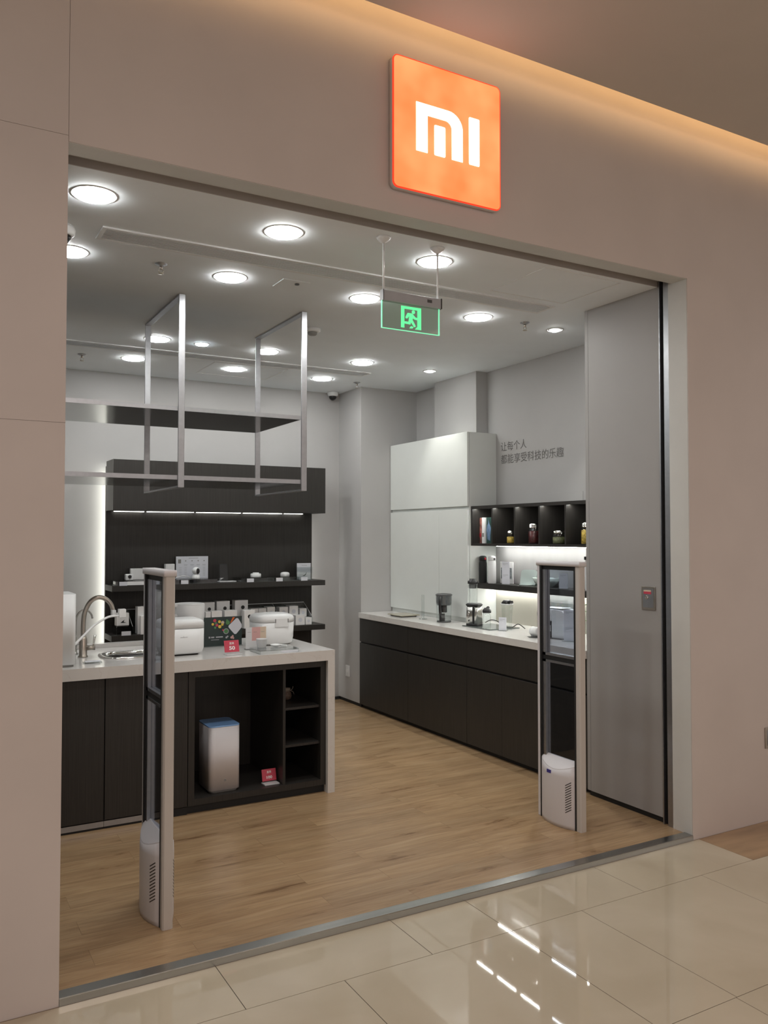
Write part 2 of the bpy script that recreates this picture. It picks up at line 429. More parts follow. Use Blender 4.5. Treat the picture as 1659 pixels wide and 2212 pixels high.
# roller shutter guide at the right jamb
b = B(); b.mats = ['alu', 'blackrubber']
b.box(3.440, 3.50, FY1, 3.068, 0, CZ + 0.03); b.box(3.443, 3.46, 3.096, 3.103, 0, CZ + 0.03)
b.mi = 1; b.box(3.462, 3.50, 3.068, 3.103, 0, CZ + 0.03)
struct('trim_2', b, 'alu')
# grey lining of the opening
b = B(); b.box(XR - 0.0015, XR, FY0 + 0.004, FY1, -0.02, HZ - 0.0016); b.box(XL, XR, FY0 + 0.004, HY, HZ - 0.0015, HZ)
struct('trim_4', b, 'lining')
# threshold
b = B()
b.prism([(2.904, -0.022), (2.906, 0.001), (2.909, 0.003), (2.958, 0.004), (2.958, -0.01), (2.92, -0.022)], XL, XR, 'x')
struct('trim_3', b, 'steel')
# mall floor in tiles
TZ = -0.022; q = 1.0147
b = B(); b.mats = ['tile', 'grout', 'browntile']
b.mi = 1; b.box(-4, 8, -5, 2.904, TZ - 0.05, TZ - 0.0012)
gp = 0.0026
rows = [(2.593, 2.904, [-0.477, 0.244, 0.964, 1.679, 2.040, 2.760, 3.475, 4.19, 4.91]),
        (1.859, 2.593, [-0.12, 0.599, 1.319, 2.040, 2.400, 3.115, 3.83, 4.55]),
        (1.124, 1.859, [-0.477, 0.244, 0.964, 1.674, 2.395, 3.115, 3.83, 4.55])]
for (y0, y1, xs) in rows:
    xs = [-4] + xs + [8]
    for x0, x1 in zip(xs, xs[1:]):
        b.mi = 2 if (x0 > 3.4 and y1 > 2.6 and x1 < 4.95) else 0
        b.box(x0 + gp / 2, x1 - gp / 2, y0 + gp / 2, y1 - gp / 2, TZ - 0.02, TZ)
b.mi = 0; y1 = 1.124
while y1 > -4.5:
    for k in range(16):
        x0 = -4 + k * 0.72
        b.box(x0 + gp / 2, x0 + 0.72 - gp / 2, y1 - 0.724 + gp / 2, y1 - gp / 2, TZ - 0.02, TZ)
    y1 -= 0.724
struct('floor_mall', b, 'tile')
# mall ceiling, its cove gap and the warm strip
b = B(); b.box(-4, 8, -5, 2.76, 3.553, 3.575); b.box(-4, 8, -5, 2.905, 4.0, 4.05)
b.box(-4, 8, 2.57, 2.59, 3.575, 4.0)
struct('ceiling_mall', b, 'mallceil')
cs = B(); cs.box(-0.6, 5.5, 2.66, 2.745, 3.58, 3.602)
tag(cs.build('cove_light_strip', 'cove'), 'warm glowing light strip hidden in the ceiling cove above the shopfront', 'light')

# ------------------------------------------------------------------ shop ceiling fittings
def ceiling_light(x, y, label, r=0.079, m='lamp', group='round ceiling lights of the shop'):
    t = thing('ceiling_light', label, 'ceiling light', (x, y, CZ), 0, group)
    B().lathe([(r + 0.010, 0.0), (r + 0.009, -0.002), (r - 0.003, -0.0022), (r - 0.003, 0.0)], n=48).build('trim_ring', 'white', t)
    B().lathe([(r - 0.003, -0.001), (r - 0.003, -0.006), (r - 0.008, -0.009), (0.001, -0.010)], n=48).build('diffuser', m, t)
    return t
L1 = ceiling_light(0.605, 3.345, 'large round ceiling light nearest the top left corner of the opening')
def more_light(x, y, label):
    c = copy_tree(L1); c.location = (x, y, CZ); c['label'] = label
for x, y, l in [
    (1.402, 3.352, 'round ceiling light between the lintel and the middle of the long vent'),
    (2.190, 3.355, 'round ceiling light behind the right rod of the exit sign'),
    (0.628, 4.072, 'round ceiling light half cut off by the left pillar, below the dome camera'),
    (1.410, 4.075, 'round ceiling light above the left loop of the hanging rack'),
    (2.192, 4.070, 'round ceiling light just left of the green exit sign'),
    (2.978, 4.080, 'round ceiling light below the right end of the long vent'),
    (1.430, 5.600, 'round ceiling light crossed by the rear post of the left rack loop'),
    (2.213, 5.592, 'round ceiling light crossed by the rear post of the right rack loop'),
    (2.990, 5.592, 'round ceiling light above the right end of the far vent'),
    (1.432, 6.305, 'round ceiling light beyond the far vent, left of the left rack loop'),
    (2.225, 6.310, 'round ceiling light beyond the far vent, between the two rack loops'),
    (3.000, 6.330, 'round ceiling light beyond the far vent, right of the hanging rack')]:
    more_light(x, y, l)
for x, y, l in [(-0.17, 4.07, 'added unseen ceiling light behind the left pillar, near row'), (-0.16, 5.60, 'added unseen ceiling light behind the left pillar, far row'), (0.63, 5.60, 'added unseen ceiling light left of the hanging rack, before the far vent')]:  # unseen lights added to brighten the shop from the left
    more_light(x, y, l)
ceiling_light(1.736, 5.60, 'small bluish round ceiling light between the two rack loops', 0.044, 'lampsmall')
def spot_light(x, y, label):
    t = thing('recessed_spotlight', label, 'spotlight', (x, y, CZ), 0, 'recessed spotlights along the right wall')
    B().mat('white').lathe([(0.056, 0), (0.056, -0.003), (0.046, -0.005), (0.044, -0.003), (0.044, 0)], n=40).build('trim_ring', 'white', t)
    B().lathe([(0.044, -0.001), (0.044, -0.003), (0.030, -0.0035), (0.030, -0.001)], n=40).build('baffle', 'midgrey', t)
    B().lathe([(0.030, -0.002), (0.030, -0.008), (0.022, -0.012), (0.001, -0.013)], n=32).build('lens', 'lamp', t)
    d = bpy.data.lights.new('spotlight_beam', 'SPOT'); d.energy = 13; d.spot_size = math.radians(75); d.spot_blend = 0.7; d.shadow_soft_size = 0.02
    d.color = (1.0, 0.98, 0.90)
    o = bpy.data.objects.new('spotlight_beam', d); COL.objects.link(o); o.location = (x, y, CZ - 0.02); o.rotation_euler = (0, 0, 0)
spot_light(3.588, 4.085, 'recessed spotlight near the right side panel, beside the sprinkler')
spot_light(3.612, 5.606, 'recessed spotlight over the white tall cabinet')

def ceiling_vent(x0, x1, y0, y1, n, label):
    t = thing('linear_vent', label, 'air vent', ((x0 + x1) / 2, (y0 + y1) / 2, CZ), 0, 'long slot vents in the shop ceiling')
    o = ((x0 + x1) / 2, (y0 + y1) / 2, CZ)
    f = 0.018; b = B(o)
    b.box(x0, x1, y0, y0 + f, CZ - 0.007, CZ); b.box(x0, x1, y1 - f, y1, CZ - 0.007, CZ)
    b.box(x0, x0 + f, y0 + f, y1 - f, CZ - 0.007, CZ); b.box(x1 - f, x1, y0 + f, y1 - f, CZ - 0.007, CZ)
    b.build('frame', 'white', t)
    b = B(o); b.box(x0 + f, x1 - f, y0 + f, y1 - f, CZ - 0.002, CZ); b.build('gap_shade', 'blackrubber', t)  # black sheet: the unlit depth between the louvres, put into colour
    p = (y1 - y0 - 2 * f) / n; b = B(o)
    for k in range(n):
        b.box(x0 + f, x1 - f, y0 + f + k * p + p * 0.52, y0 + f + (k + 1) * p, CZ - 0.006, CZ - 0.002)
    b.build('louvres', 'ceil', t)
ceiling_vent(0.70, 3.22, 3.665, 3.825, 9, 'long slotted air vent across the ceiling just inside the opening')
ceiling_vent(-0.3, 3.24, 5.905, 6.065, 5, 'far long air vent near the back wall, above the dark display unit')

def sprinkler(x, y, label):
    t = thing('sprinkler', label, 'sprinkler', (x, y, CZ), 0, 'fire sprinklers in the shop ceiling')
    B().lathe([(0.030, 0), (0.030, -0.003), (0.016, -0.010), (0.012, -0.012)], n=28).build('escutcheon', 'alu', t)
    b = B(); b.lathe([(0.008, -0.01), (0.008, -0.025), (0.005, -0.028)], n=12)
    b.tube([(0.006, 0, -0.024), (0.012, 0, -0.035), (0.003, 0, -0.048)], 0.0018, 6); b.tube([(-0.006, 0, -0.024), (-0.012, 0, -0.035), (-0.003, 0, -0.048)], 0.0018, 6)
    b.build('frame_arms', 'champagne', t)
    B().lathe([(0.001, -0.047), (0.014, -0.048), (0.014, -0.050), (0.001, -0.051)], n=20).build('deflector', 'champagne', t)
sprinkler(1.047, 4.042, 'small sprinkler head on the ceiling above the hanging rack, left')
sprinkler(1.074, 6.345, 'small sprinkler head beyond the far vent at the left')
sprinkler(3.308, 4.043, 'small sprinkler head beside the right recessed spotlight')
sprinkler(3.337, 6.34, 'small sprinkler head near the far corner dome camera')

def dome_camera(x, y, label, r=0.045, z=CZ):
    t = thing('dome_camera', label, 'security camera', (x, y, z), 0, 'dome cameras on the shop ceiling')
    B().lathe([(r, 0), (r * 1.05, -0.012), (r * 0.98, -0.032), (r * 0.8, -0.04)], n=36).build('housing', 'white', t)
    B().lathe([(r * 0.74, -0.038), (r * 0.70, -0.052), (r * 0.50, -0.068), (r * 0.2, -0.076), (0.001, -0.078)], n=32).build('dome', 'black', t)
dome_camera(3.37, 6.88, 'white dome security camera at the far back corner of the ceiling', 0.048)
dome_camera(0.545, 3.765, 'white dome security camera half hidden behind the left pillar', 0.058)
t = thing('smoke_detector', 'white smoke detector on the ceiling beside the right loop of the rack', 'smoke detector', (2.225, 4.84, CZ))
B().lathe([(0.050, 0), (0.052, -0.014), (0.044, -0.020), (0.034, -0.022)], n=32).build('base', 'white', t)
B().lathe([(0.030, -0.022), (0.030, -0.034), (0.024, -0.040), (0.001, -0.041)], n=28).build('sensor_head', 'midgrey', t)
# ceiling speaker plate / cassette
t = thing('ceiling_sensor_plate', 'small square white plate with a dark round sensor on the ceiling', 'sensor', (1.73, 4.03, CZ))
B().box(-0.075, 0.075, -0.075, 0.075, -0.004, 0, 0.001).build('plate', 'ceil', t)
B().lathe([(0.013, -0.004), (0.012, -0.010), (0.001, -0.012)], c=(0.02, -0.03, 0), n=20).build('sensor', 'darkgrey', t)
# access hatches (thin raised frames)
def hatch(x0, x1, y0, y1, label):
    t = thing('ceiling_access_hatch', label, 'access hatch', (x0, y0, CZ), 0, 'access hatches in the shop ceiling')
    b = B(); w = 0.006
    for q in ((0, x1 - x0, 0, w), (0, x1 - x0, y1 - y0 - w, y1 - y0), (0, w, w, y1 - y0 - w), (x1 - x0 - w, x1 - x0, w, y1 - y0 - w)):
        b.box(*q, -0.003, 0)
    b.build('rim', 'white', t)
    B().box(w + 0.003, x1 - x0 - w - 0.003, w + 0.003, y1 - y0 - w - 0.003, -0.002, 0).build('cover', 'ceil', t)
hatch(2.71, 3.22, 3.145, 3.60, 'square access hatch in the ceiling at the right, before the long vent')
hatch(2.00, 2.60, 6.12, 6.60, 'square access hatch in the ceiling beyond the far vent')

# exit sign
t = thing('exit_sign', 'hanging green exit sign with a running figure on a clear pane', 'exit sign', (1.956, 3.19, CZ))
o = (1.956, 3.19, CZ)
for x in (1.812, 2.098):
    b = B(o); b.tube([(x, 3.19, CZ - 0.01), (x, 3.19, 2.59)], 0.0045, 10, False)
    rd = b.build('rod', 'white', t)
    b = B(o); b.lathe([(0.034, 0), (0.030, -0.010), (0.014, -0.022), (0.006, -0.026)], c=(x, 3.19, CZ), n=28); b.build('ceiling_cup', 'white', rd)
b = B(o); b.box(1.806, 2.111, 3.178, 3.202, 2.546, 2.592, 0.003); b.build('housing', 'greycard', t)
b = B(o); b.box(1.8025, 1.806, 3.176, 3.204, 2.546, 2.594); b.build('end_cap', 'darkgrey', t); b = B(o); b.box(2.111, 2.1145, 3.176, 3.204, 2.546, 2.594); b.build('end_cap', 'darkgrey', t)
b = B(o); b.box(2.035, 2.06, 3.1772, 3.178, 2.566, 2.580); b.build('sticker', 'darkgrey', t)
b = B(o); b.box(1.803, 2.105, 3.188, 3.192, 2.426, 2.546); pn = b.build('pane', 'exitpane', t)
b = B(o); b.box(1.801, 1.8045, 3.187, 3.193, 2.424, 2.546); b.box(2.1035, 2.107, 3.187, 3.193, 2.424, 2.546); b.box(1.8045, 2.1035, 3.187, 3.193, 2.4235, 2.4265)
b.build('glowing_edge', 'exitedge', pn)
b = B(o); yy = (3.1868, 3.188)
b.prism([(1.901, 2.536), (2.007, 2.536), (2.007, 2.437), (1.974, 2.437), (1.987, 2.449), (1.987, 2.524), (1.918, 2.524), (1.918, 2.438), (1.901, 2.438)], *yy, 'y')
b.prism([(1.935, 2.507), (1.958, 2.507), (1.966, 2.501), (1.977, 2.491), (1.987, 2.49), (1.987, 2.48), (1.973, 2.481), (1.963, 2.486), (1.961, 2.479), (1.977, 2.453), (1.976, 2.448), (1.969, 2.447), (1.953, 2.468), (1.95, 2.456), (1.92, 2.457), (1.917, 2.462), (1.92, 2.467), (1.94, 2.467), (1.942, 2.481), (1.945, 2.495), (1.933, 2.481), (1.925, 2.482), (1.924, 2.487)], *yy, 'y')
b.prism(circ(1.966, 2.514, 0.0085, 20), *yy, 'y')
b.prism([(1.945, 2.439), (1.953, 2.449), (1.967, 2.446), (1.96, 2.439)], *yy, 'y')
b.build('running_figure', 'exitgreen', pn)

# ------------------------------------------------------------------ illuminated sign
t = thing('shop_sign', 'square glowing orange sign with white letters above the opening', 'sign', (1.918, 2.865, 3.164))
o = (1.918, 2.865, 3.164)
b = B(o); b.prism(rrect(1.651, 2.186, 2.895, 3.434, 0.024, 8), 2.836, 2.8645, 'y', True); b.build('casing', 'facade', t)
b = B(o); b.prism(rrect(1.651, 2.186, 2.895, 3.434, 0.024, 8), 2.830, 2.836, 'y', True); b.build('rim', 'signrim', t)
b = B(o); b.prism(rrect(1.6555, 2.1815, 2.8995, 3.4295, 0.020, 8), 2.829, 2.830, 'y'); fc = b.build('face', 'signorange', t)
def arc(cx, cy, rx, rz, a0, a1, n=8):
    return [(cx + rx * math.cos(math.radians(a0 + (a1 - a0) * k / n)), cy + rz * math.sin(math.radians(a0 + (a1 - a0) * k / n))) for k in range(n + 1)]
b = B(o)
m_out = [(1.759, 3.263)] + arc(1.916, 3.193, 0.071, 0.070, 90, 0) + [(1.987, 3.063), (1.933, 3.063)] + arc(1.901, 3.186, 0.032, 0.032, 0, 90) + [(1.813, 3.218), (1.813, 3.063), (1.759, 3.063)]
b.prism(m_out, 2.8275, 2.829, 'y')
b.prism(rrect(1.8465, 1.8995, 3.063, 3.188, 0.005, 3), 2.8275, 2.829, 'y')
b.prism(rrect(2.020, 2.073, 3.063, 3.264, 0.005, 3), 2.8275, 2.829, 'y')
b.build('letters', 'signwhite', fc)

t.location = (1.918 * 1.0147, 2.907, 1.5 + (3.164 - 1.5) * 1.0147); t.scale = (1.0147,) * 3
# small plates on the right side
t = thing('key_switch_plate', 'small steel key switch plate with red sticker on the side panel', 'switch', (3.45, 3.193, 1.17))
B().box(-0.006, 0, -0.047, 0.047, -0.062, 0.062, 0.001).build('frame', 'champagne', t)
B().box(-0.007, -0.006, -0.036, 0.036, -0.05, 0.05).build('plate', 'alu', t)
B().lathe([(0.010, 0), (0.010, -0.006), (0.006, -0.007), (0.006, -0.003)], c=(-0.007, 0.006, 0.004), n=20, axis='x').build('key_lock', 'chrome', t)
b = B(); b.mats = ['red', 'creamprint']; b.box(-0.0078, -0.007, -0.022, 0.030, 0.022, 0.035); b.mi = 1; b.box(-0.0078, -0.007, -0.022, 0.030, 0.035, 0.044); b.build('sticker', 'red', t)
t = thing('wall_box_cover', 'small steel cover plate low on the shopfront wall at the right edge', 'cover plate', (4.054, 2.907, 0.419))
B().box(-0.052, 0.052, -0.006, 0, -0.055, 0.055, 0.001).build('plate', 'champagne', t)
B().box(-0.038, 0.038, -0.008, -0.006, -0.04, 0.04, 0.001).build('lid', 'alu', t)
t = thing('wall_socket', 'white wall socket low on the pillar beside the long counter', 'socket', (3.47, 6.76, 0.285))
B().box(-0.008, 0, -0.035, 0.035, -0.05, 0.05, 0.002).build('plate', 'white', t)
B().box(-0.010, -0.008, -0.02, 0.02, -0.012, 0.012, 0.0005).build('socket_face', 'whitepaper', t)

# wall lettering
tx = bpy.data.objects.new('wall_lettering', None); COL.objects.link(tx); tx.location = (4.05, 5.25, 2.07)
tag(tx, 'grey two-line Chinese lettering on the wall beside the white tall cabinet', 'lettering')
text_mesh('text_line', '让每个人', 'greytext', tx, (-0.002, 0.0, 0.100), width=0.315, height=0.072, facing='-x', bold=0.003)
text_mesh('text_line', '都能享受科技的乐趣', 'greytext', tx, (-0.002, 0.0, 0.0), width=0.725, height=0.073, facing='-x', bold=0.003)
t = thing('wall_access_panel', 'thin outlined access panel on the wall above the dark box shelf', 'access panel', (4.05, 4.43, 1.80))
B().box(-0.003, 0, -0.10, 0.27, -0.05, 0.015, 0.0005).build('cover', 'wall', t)

# ------------------------------------------------------------------ anti-theft gates
def gate(x, y, label):
    t = thing('security_gate', label, 'security gate', (x, y, 0), 0, 'anti-theft gates at the shop entrance')
    w = 0.021; D = 0.33; H = 1.345
    def post(yc, y0, y1):
        b = B(); b.prism([(-w, y0 + 0.006), (-w + 0.006, y0), (w - 0.006, y0), (w, y0 + 0.006), (w, y1), (-w, y1)], 0, H, 'z')
        return b.build('post', 'gatebeige', t)
    post(0, 0, 0.030)
    b = B(); b.box(-w, w, D - 0.022, D, 0, H, 0.003); b.build('post', 'gatewhite', t)
    b = B(); b.box(-w - 0.0015, w + 0.0015, 0.030, 0.042, 0, H); b.box(-w - 0.0015, w + 0.0015, D - 0.036, D - 0.022, 0, H)
    b.build('edge_seal', 'blackrubber', t)
    b = B(); b.rbox(-w - 0.005, w + 0.005, -0.006, D + 0.006, H, H + 0.024, 0.006); b.build('top_cap', 'gatewhite', t)
    b = B(); b.box(-w * 0.6, w * 0.6, 0.042, D - 0.036, H - 0.022, H); b.build('crossbar', 'blackrubber', t)
    b = B(); b.box(-w * 0.6, w * 0.6, 0.042, D - 0.036, 0.842, 0.866)
    b.build('crossbar', 'blackrubber', t)
    b = B()
    for z0, z1 in ((0.866, H - 0.022), (0.33, 0.842)):
        b.box(-w * 0.75, w * 0.75, D - 0.062, D - 0.036, z0, z1)
        b.box(-w * 0.75, w * 0.75, 0.042, 0.048, z0, z1)
        b.box(-w * 0.75, w * 0.75, 0.042, D - 0.036, z0, z0 + 0.014) if z0 > 0.8 else b.box(-w * 0.75, w * 0.75, 0.042, D - 0.036, z1 - 0.012, z1)
    b.build('inner_frame', 'alu', t)
    b = B(); b.box(-0.002, 0.002, 0.048, D - 0.062, 0.880, H - 0.022); b.build('upper_glass', 'gateglass', t)
    b = B(); b.box(-0.002, 0.002, 0.048, D - 0.062, 0.33, 0.83); b.build('lower_glass', 'gateglasslow', t)
    # bulged base housing
    rings = []; y0, y1 = 0.0425, D - 0.0365
    for z, sc, dz in ((0.0, 1.0, 0), (0.02, 1.04, 0), (0.26, 1.04, 0), (0.318, 1.0, 0.030), (0.322, 0.97, 0.030), (0.345, 0.10, 0.004)):
        ring = []
        for side in (-1, 1):
            for k in range(13):
                u = k / 12; yk = (y0 + (y1 - y0) * u) if side < 0 else (y1 - (y1 - y0) * u)
                uu = u if side < 0 else 1 - u
                sn = math.sin(PI * uu)
                bulge = w + 0.004 + 0.034 * sn ** 0.8
                ring.append((side * bulge * sc, yk, z - dz * sn))
        rings.append(ring)
    hb_ = B().loft(rings[:4]); hb_.loft(rings[3:], True, False); h = hb_.build('base_housing', 'gatewhite', t)
    b = B()
    for sx in (-1, 1):
        for k in range(12):
            z = 0.085 + k * 0.0125
            def xb(yv, d): return sx * ((w + 0.004 + 0.034 * math.sin(PI * (yv - y0) / (y1 - y0)) ** 0.8) * 1.04 + d)
            ya, yc = 0.056, 0.086
            ring = lambda d: [(xb(ya, d), ya, z + 0.020), (xb(yc, d), yc, z), (xb(yc, d), yc, z - 0.0045), (xb(ya, d), ya, z + 0.0155)]
            b.loft([ring(-0.004), ring(0.0009)], True, False)
    b.build('vent_slots', 'black', h)
    return t, h
g1, h1 = gate(0.877, 3.212, 'left anti-theft gate with grey glass standing before the island')
g2, h2 = gate(2.994, 3.212, 'right anti-theft gate with blue label on its base near the side panel')
b = B(); b.box(-0.0615, -0.0575, 0.180, 0.212, 0.262, 0.279); lb = b.build('label_sticker', 'bluelabel', h2); lb['label'] = 'blue label on the gate base'

# ------------------------------------------------------------------ hanging rack over the island
t = thing('hanging_rack', 'grey metal ceiling rack with two long shelves over the island', 'hanging shelf', (1.65, 4.87, CZ))
o = (1.65, 4.87, CZ)
for x in (1.281, 2.012):
    b = B(o); w = 0.017; y0, y1, z0 = 4.488, 5.250, 1.768
    b.box(x - w, x + w, y0, y0 + 0.010, z0, CZ, 0.001); b.box(x - w, x + w, y1 - 0.010, y1, z0, CZ, 0.001)
    b.box(x - w, x + w, y0 + 0.010, y1 - 0.010, CZ - 0.010, CZ, 0.001); b.box(x - w, x + w, y0 + 0.010, y1 - 0.010, z0, z0 + 0.010, 0.001)
    b.build('loop_frame', 'alu', t)
for z in (2.190, 1.812):
    b = B(o); b.box(-0.6, 2.0, 4.500, 5.238, z, z + 0.006); sh = b.build('shelf', 'mirror', t)
    b = B(o); b.box(-0.6, 1.995, 4.4985, 4.503, z - 0.002, z + 0.022); b.build('front_lip', 'alu', sh)

# ------------------------------------------------------------------ dark display unit on the back wall
DX0, DX1 = 1.355, 3.163
b = B((2.25, 6.87, 0)); b.box(DX0, 3.150, 6.855, 6.885, 0, 2.06)
tag(b.build('display_back_panel', 'dark'), 'dark wooden back panel standing against the back wall with lit edges', 'wall panel')
def strip(name, off, box_args, m, label, group=None, cat='light strip'):
    b = B(off); b.box(*box_args); return tag(b.build(name, m), label, cat, group)
strip('edge_light_strip', (1.37, 6.9, 0), (1.365, 1.380, 6.886, 6.905, 0.0, 2.04), 'stripedge', 'vertical light strip glowing behind the left edge of the dark panel', 'strips behind the dark panel')
strip('edge_light_strip', (3.13, 6.9, 0), (3.095, 3.105, 6.886, 6.900, 0.0, 1.69), 'stripsoft', 'vertical light strip glowing behind the right edge of the dark panel', 'strips behind the dark panel')
t = thing('wall_cabinet', 'long dark wooden wall cabinet above the camera shelf', 'wall cabinet', (2.26, 6.6, 1.70))
o = (2.26, 6.6, 1.70)
b = B(o); b.box(DX0 + 0.002, DX1, 6.600, 6.853, 1.703, 2.098); b.build('body', 'dark', t)
b = B(o); b.box(DX0, DX0 + 0.0025, 6.602, 6.853, 1.703, 2.098); sp = b.build('side_sheen', 'midgrey', t)  # grey facing: reflected light on the dark cabinet side, put into colour
xs = [1.40, 1.66, 2.07, 2.48, 2.86, 3.06]
for k in range(5):
    strip('under_cabinet_light', (xs[k], 6.83, 1.70), (xs[k] + 0.012, xs[k + 1] - 0.012, 6.825, 6.840, 1.699, 1.7025), 'stripsoft',
          'light strip under the dark wall cabinet, %s' % ['at its left end', 'second from its left end', 'at its middle', 'second from its right end', 'at its right end'][k], 'light strips under the dark wall cabinet')
for z, nm in ((1.076, 'upper'), (0.692, 'lower')):
    b = B((2.26, 6.6, z)); b.box(DX0, DX1, 6.600, 6.853, z, z + 0.044)
    tag(b.build('display_shelf', 'dark'), '%s dark wooden shelf on the back panel holding %s' % (nm, 'cameras and a phone' if nm == 'upper' else 'small white boxes'), 'shelf', 'dark shelves of the back display')
Z1 = 1.120; Z2 = 0.736

def riser(x0, x1, y0, y1, z, h, label, th=0.004, name='acrylic_riser'):
    o = ((x0 + x1) / 2, (y0 + y1) / 2, z); b = B(o)
    b.box(x0, x1, y0, y1, z + h - th, z + h); b.box(x0, x0 + th, y0, y1, z, z + h - th); b.box(x1 - th, x1, y0, y1, z, z + h - th)
    b.box(x0 + th, x1 - th, y0, y0 + 0.002, z, z + h - th)
    return tag(b.build(name, 'acrylic'), label, 'display riser', 'clear acrylic risers on the upper dark shelf')
RH = 0.034
riser(1.385, 1.73, 6.625, 6.82, Z1, RH, 'clear acrylic riser under the small square camera')
tag(B((1.58, 6.62, Z1)).box(1.475, 1.725, 6.6215, 6.6245, Z1 + 0.002, Z1 + 0.030).build('label_strip', 'whitepaper'), 'long white paper strip along the front of the left acrylic riser', 'label strip')
riser(1.76, 2.20, 6.625, 6.82, Z1, RH, 'clear acrylic riser under the round-headed white camera')
riser(2.40, 2.70, 6.625, 6.82, Z1, RH, 'clear acrylic riser under the white hub')
riser(2.71, 2.93, 6.625, 6.82, Z1, RH, 'clear acrylic riser under the white puck')
ZR = Z1 + RH
t = thing('security_camera', 'small square white camera with black lens on the upper shelf', 'camera', (1.510, 6.725, ZR))
B().box(-0.029, 0.029, -0.015, 0.03, 0.0, 0.050, 0.006).build('body', 'white', t)
B().lathe([(0.013, 0.0), (0.013, -0.004), (0.009, -0.005), (0.001, -0.005)], c=(0.003, -0.015, 0.030), n=28, axis='y').build('lens', 'black', t)
B().lathe([(0.003, 0.0), (0.003, -0.001)], c=(0.003, -0.015, 0.011), n=12, axis='y').build('sensor_dot', 'darkgrey', t)
t = thing('product_box', 'large plain white box behind the small square camera', 'box', (1.63, 6.80, ZR))
B().box(-0.095, 0.11, -0.02, 0.018, 0, 0.090, 0.003).build('carton', 'whitepaper', t)
tag(B((1.85, 6.80, ZR)).box(1.81, 1.885, 6.77, 6.815, ZR, ZR + 0.122, 0.003).build('product_box', 'whitepaper'), 'white box seen just above the top cap of the left gate', 'box')
t = thing('camera_display_card', 'white comparison card with printed rows standing behind the round-headed camera', 'display card', (2.04, 6.805, ZR))
B().box(-0.135, 0.135, -0.003, 0.003, 0, 0.182, 0.001).build('card', 'bluecard', t)
b = B(); b.mats = ['greycard', 'midgrey']
b.box(-0.03, 0.05, -0.0038, -0.003, 0.165, 0.170)
for cx in (-0.055, -0.002, 0.05, 0.10):
    b.mi = 1; b.prism(circ(cx, 0.145, 0.005, 12), -0.0038, -0.003, 'y'); b.mi = 0
    b.box(cx - 0.014, cx + 0.014, -0.0038, -0.003, 0.112, 0.115); b.box(cx - 0.012, cx + 0.012, -0.0038, -0.003, 0.105, 0.107)
for k in range(6):
    for cx in (-0.10, -0.055, 0.10):
        b.box(cx - 0.010, cx + 0.010, -0.0038, -0.003, 0.088 - k * 0.013, 0.0905 - k * 0.013)
b.mi = 1; b.box(-0.118, -0.094, -0.0038, -0.003, 0.125, 0.158)
b.build('printing', 'greycard', t)
t = thing('security_camera', 'round-headed white security camera with black face on the upper shelf', 'camera', (2.047, 6.72, ZR))
B().lathe([(0.034, 0), (0.035, 0.004), (0.033, 0.020), (0.026, 0.032), (0.018, 0.036)], n=36).build('base', 'white', t)
hd = B().sphere((0, 0, 0.064), 0.032).build('head', 'white', t)
b = B(); b.lathe([(0.0175, -0.0285), (0.0165, -0.0325), (0.012, -0.034), (0.001, -0.0345)], c=(0, 0, 0), n=28, axis='y')
fcap = b.build('lens_face', 'black', hd); fcap.location = (0.008, 0, 0.064); fcap.scale = (0.8, 1, 1.35)
tag(B((2.0, 6.7, ZR)).tube([(2.01, 6.75, ZR + 0.004), (1.98, 6.74, ZR + 0.02), (1.93, 6.73, ZR + 0.024), (1.87, 6.73, ZR + 0.004)], 0.003).build('camera_cable', 'white'), 'white cable looping beside the round-headed camera', 'cable')
t = thing('smartphone', 'black smartphone leaning on a stand on the upper dark shelf', 'phone', (2.285, 6.72, Z1))
ph = B().rbox(-0.034, 0.034, -0.004, 0.004, 0.0, 0.142, 0.008, 'y').build('body', 'blackrubber', t); ph.location = (0, 0, 0.012); ph.rotation_euler = (-0.2, 0.0, -0.1)
sc_ = B().box(-0.030, 0.030, -0.0046, -0.004, 0.008, 0.134).build('screen', 'black', ph)
b = B(); b.box(-0.045, 0.10, -0.03, 0.04, 0.0, 0.010, 0.002); b.box(-0.03, 0.02, 0.0, 0.03, 0.010, 0.035); b.build('stand', 'frost', t)
t = thing('smart_hub', 'round white hub with raised top on the upper dark shelf', 'gadget', (2.57, 6.73, ZR))
B().lathe([(0.044, 0), (0.045, 0.004), (0.045, 0.026), (0.040, 0.031), (0.001, 0.031)], n=40).build('body', 'white', t)
B().lathe([(0.028, 0.031), (0.028, 0.036), (0.025, 0.039), (0.017, 0.039), (0.015, 0.034), (0.001, 0.034)], n=32).build('top_ring', 'white', t)
t = thing('smart_sensor', 'small white round puck at the right of the upper dark shelf', 'gadget', (2.838, 6.73, ZR))
B().lathe([(0.038, 0), (0.040, 0.003), (0.040, 0.024), (0.034, 0.034), (0.020, 0.038), (0.001, 0.039)], n=36).build('body', 'white', t)
B().lathe([(0.0405, 0.012), (0.0405, 0.013)], n=36).build('seam_ring', 'midgrey', t)
t = thing('leaflet_holder', 'clear holder with a grey leaflet showing a black bird shape', 'leaflet holder', (3.02, 6.74, Z1))
B().box(-0.075, 0.075, -0.022, -0.020, 0, 0.112).build('front_pane', 'acrylic', t)
B().box(-0.077, -0.075, -0.022, 0.022, 0, 0.112).build('side_pane', 'acrylic', t)
lf = B().box(-0.065, 0.066, -0.006, 0.004, 0.002, 0.146, 0.001).build('leaflet', 'bluecard', t)
b = B(); b.prism([(-0.012, 0.038), (0.004, 0.041), (0.014, 0.050), (0.022, 0.064), (0.026, 0.066), (0.018, 0.044), (0.006, 0.034), (-0.010, 0.034)], -0.0068, -0.006, 'y')
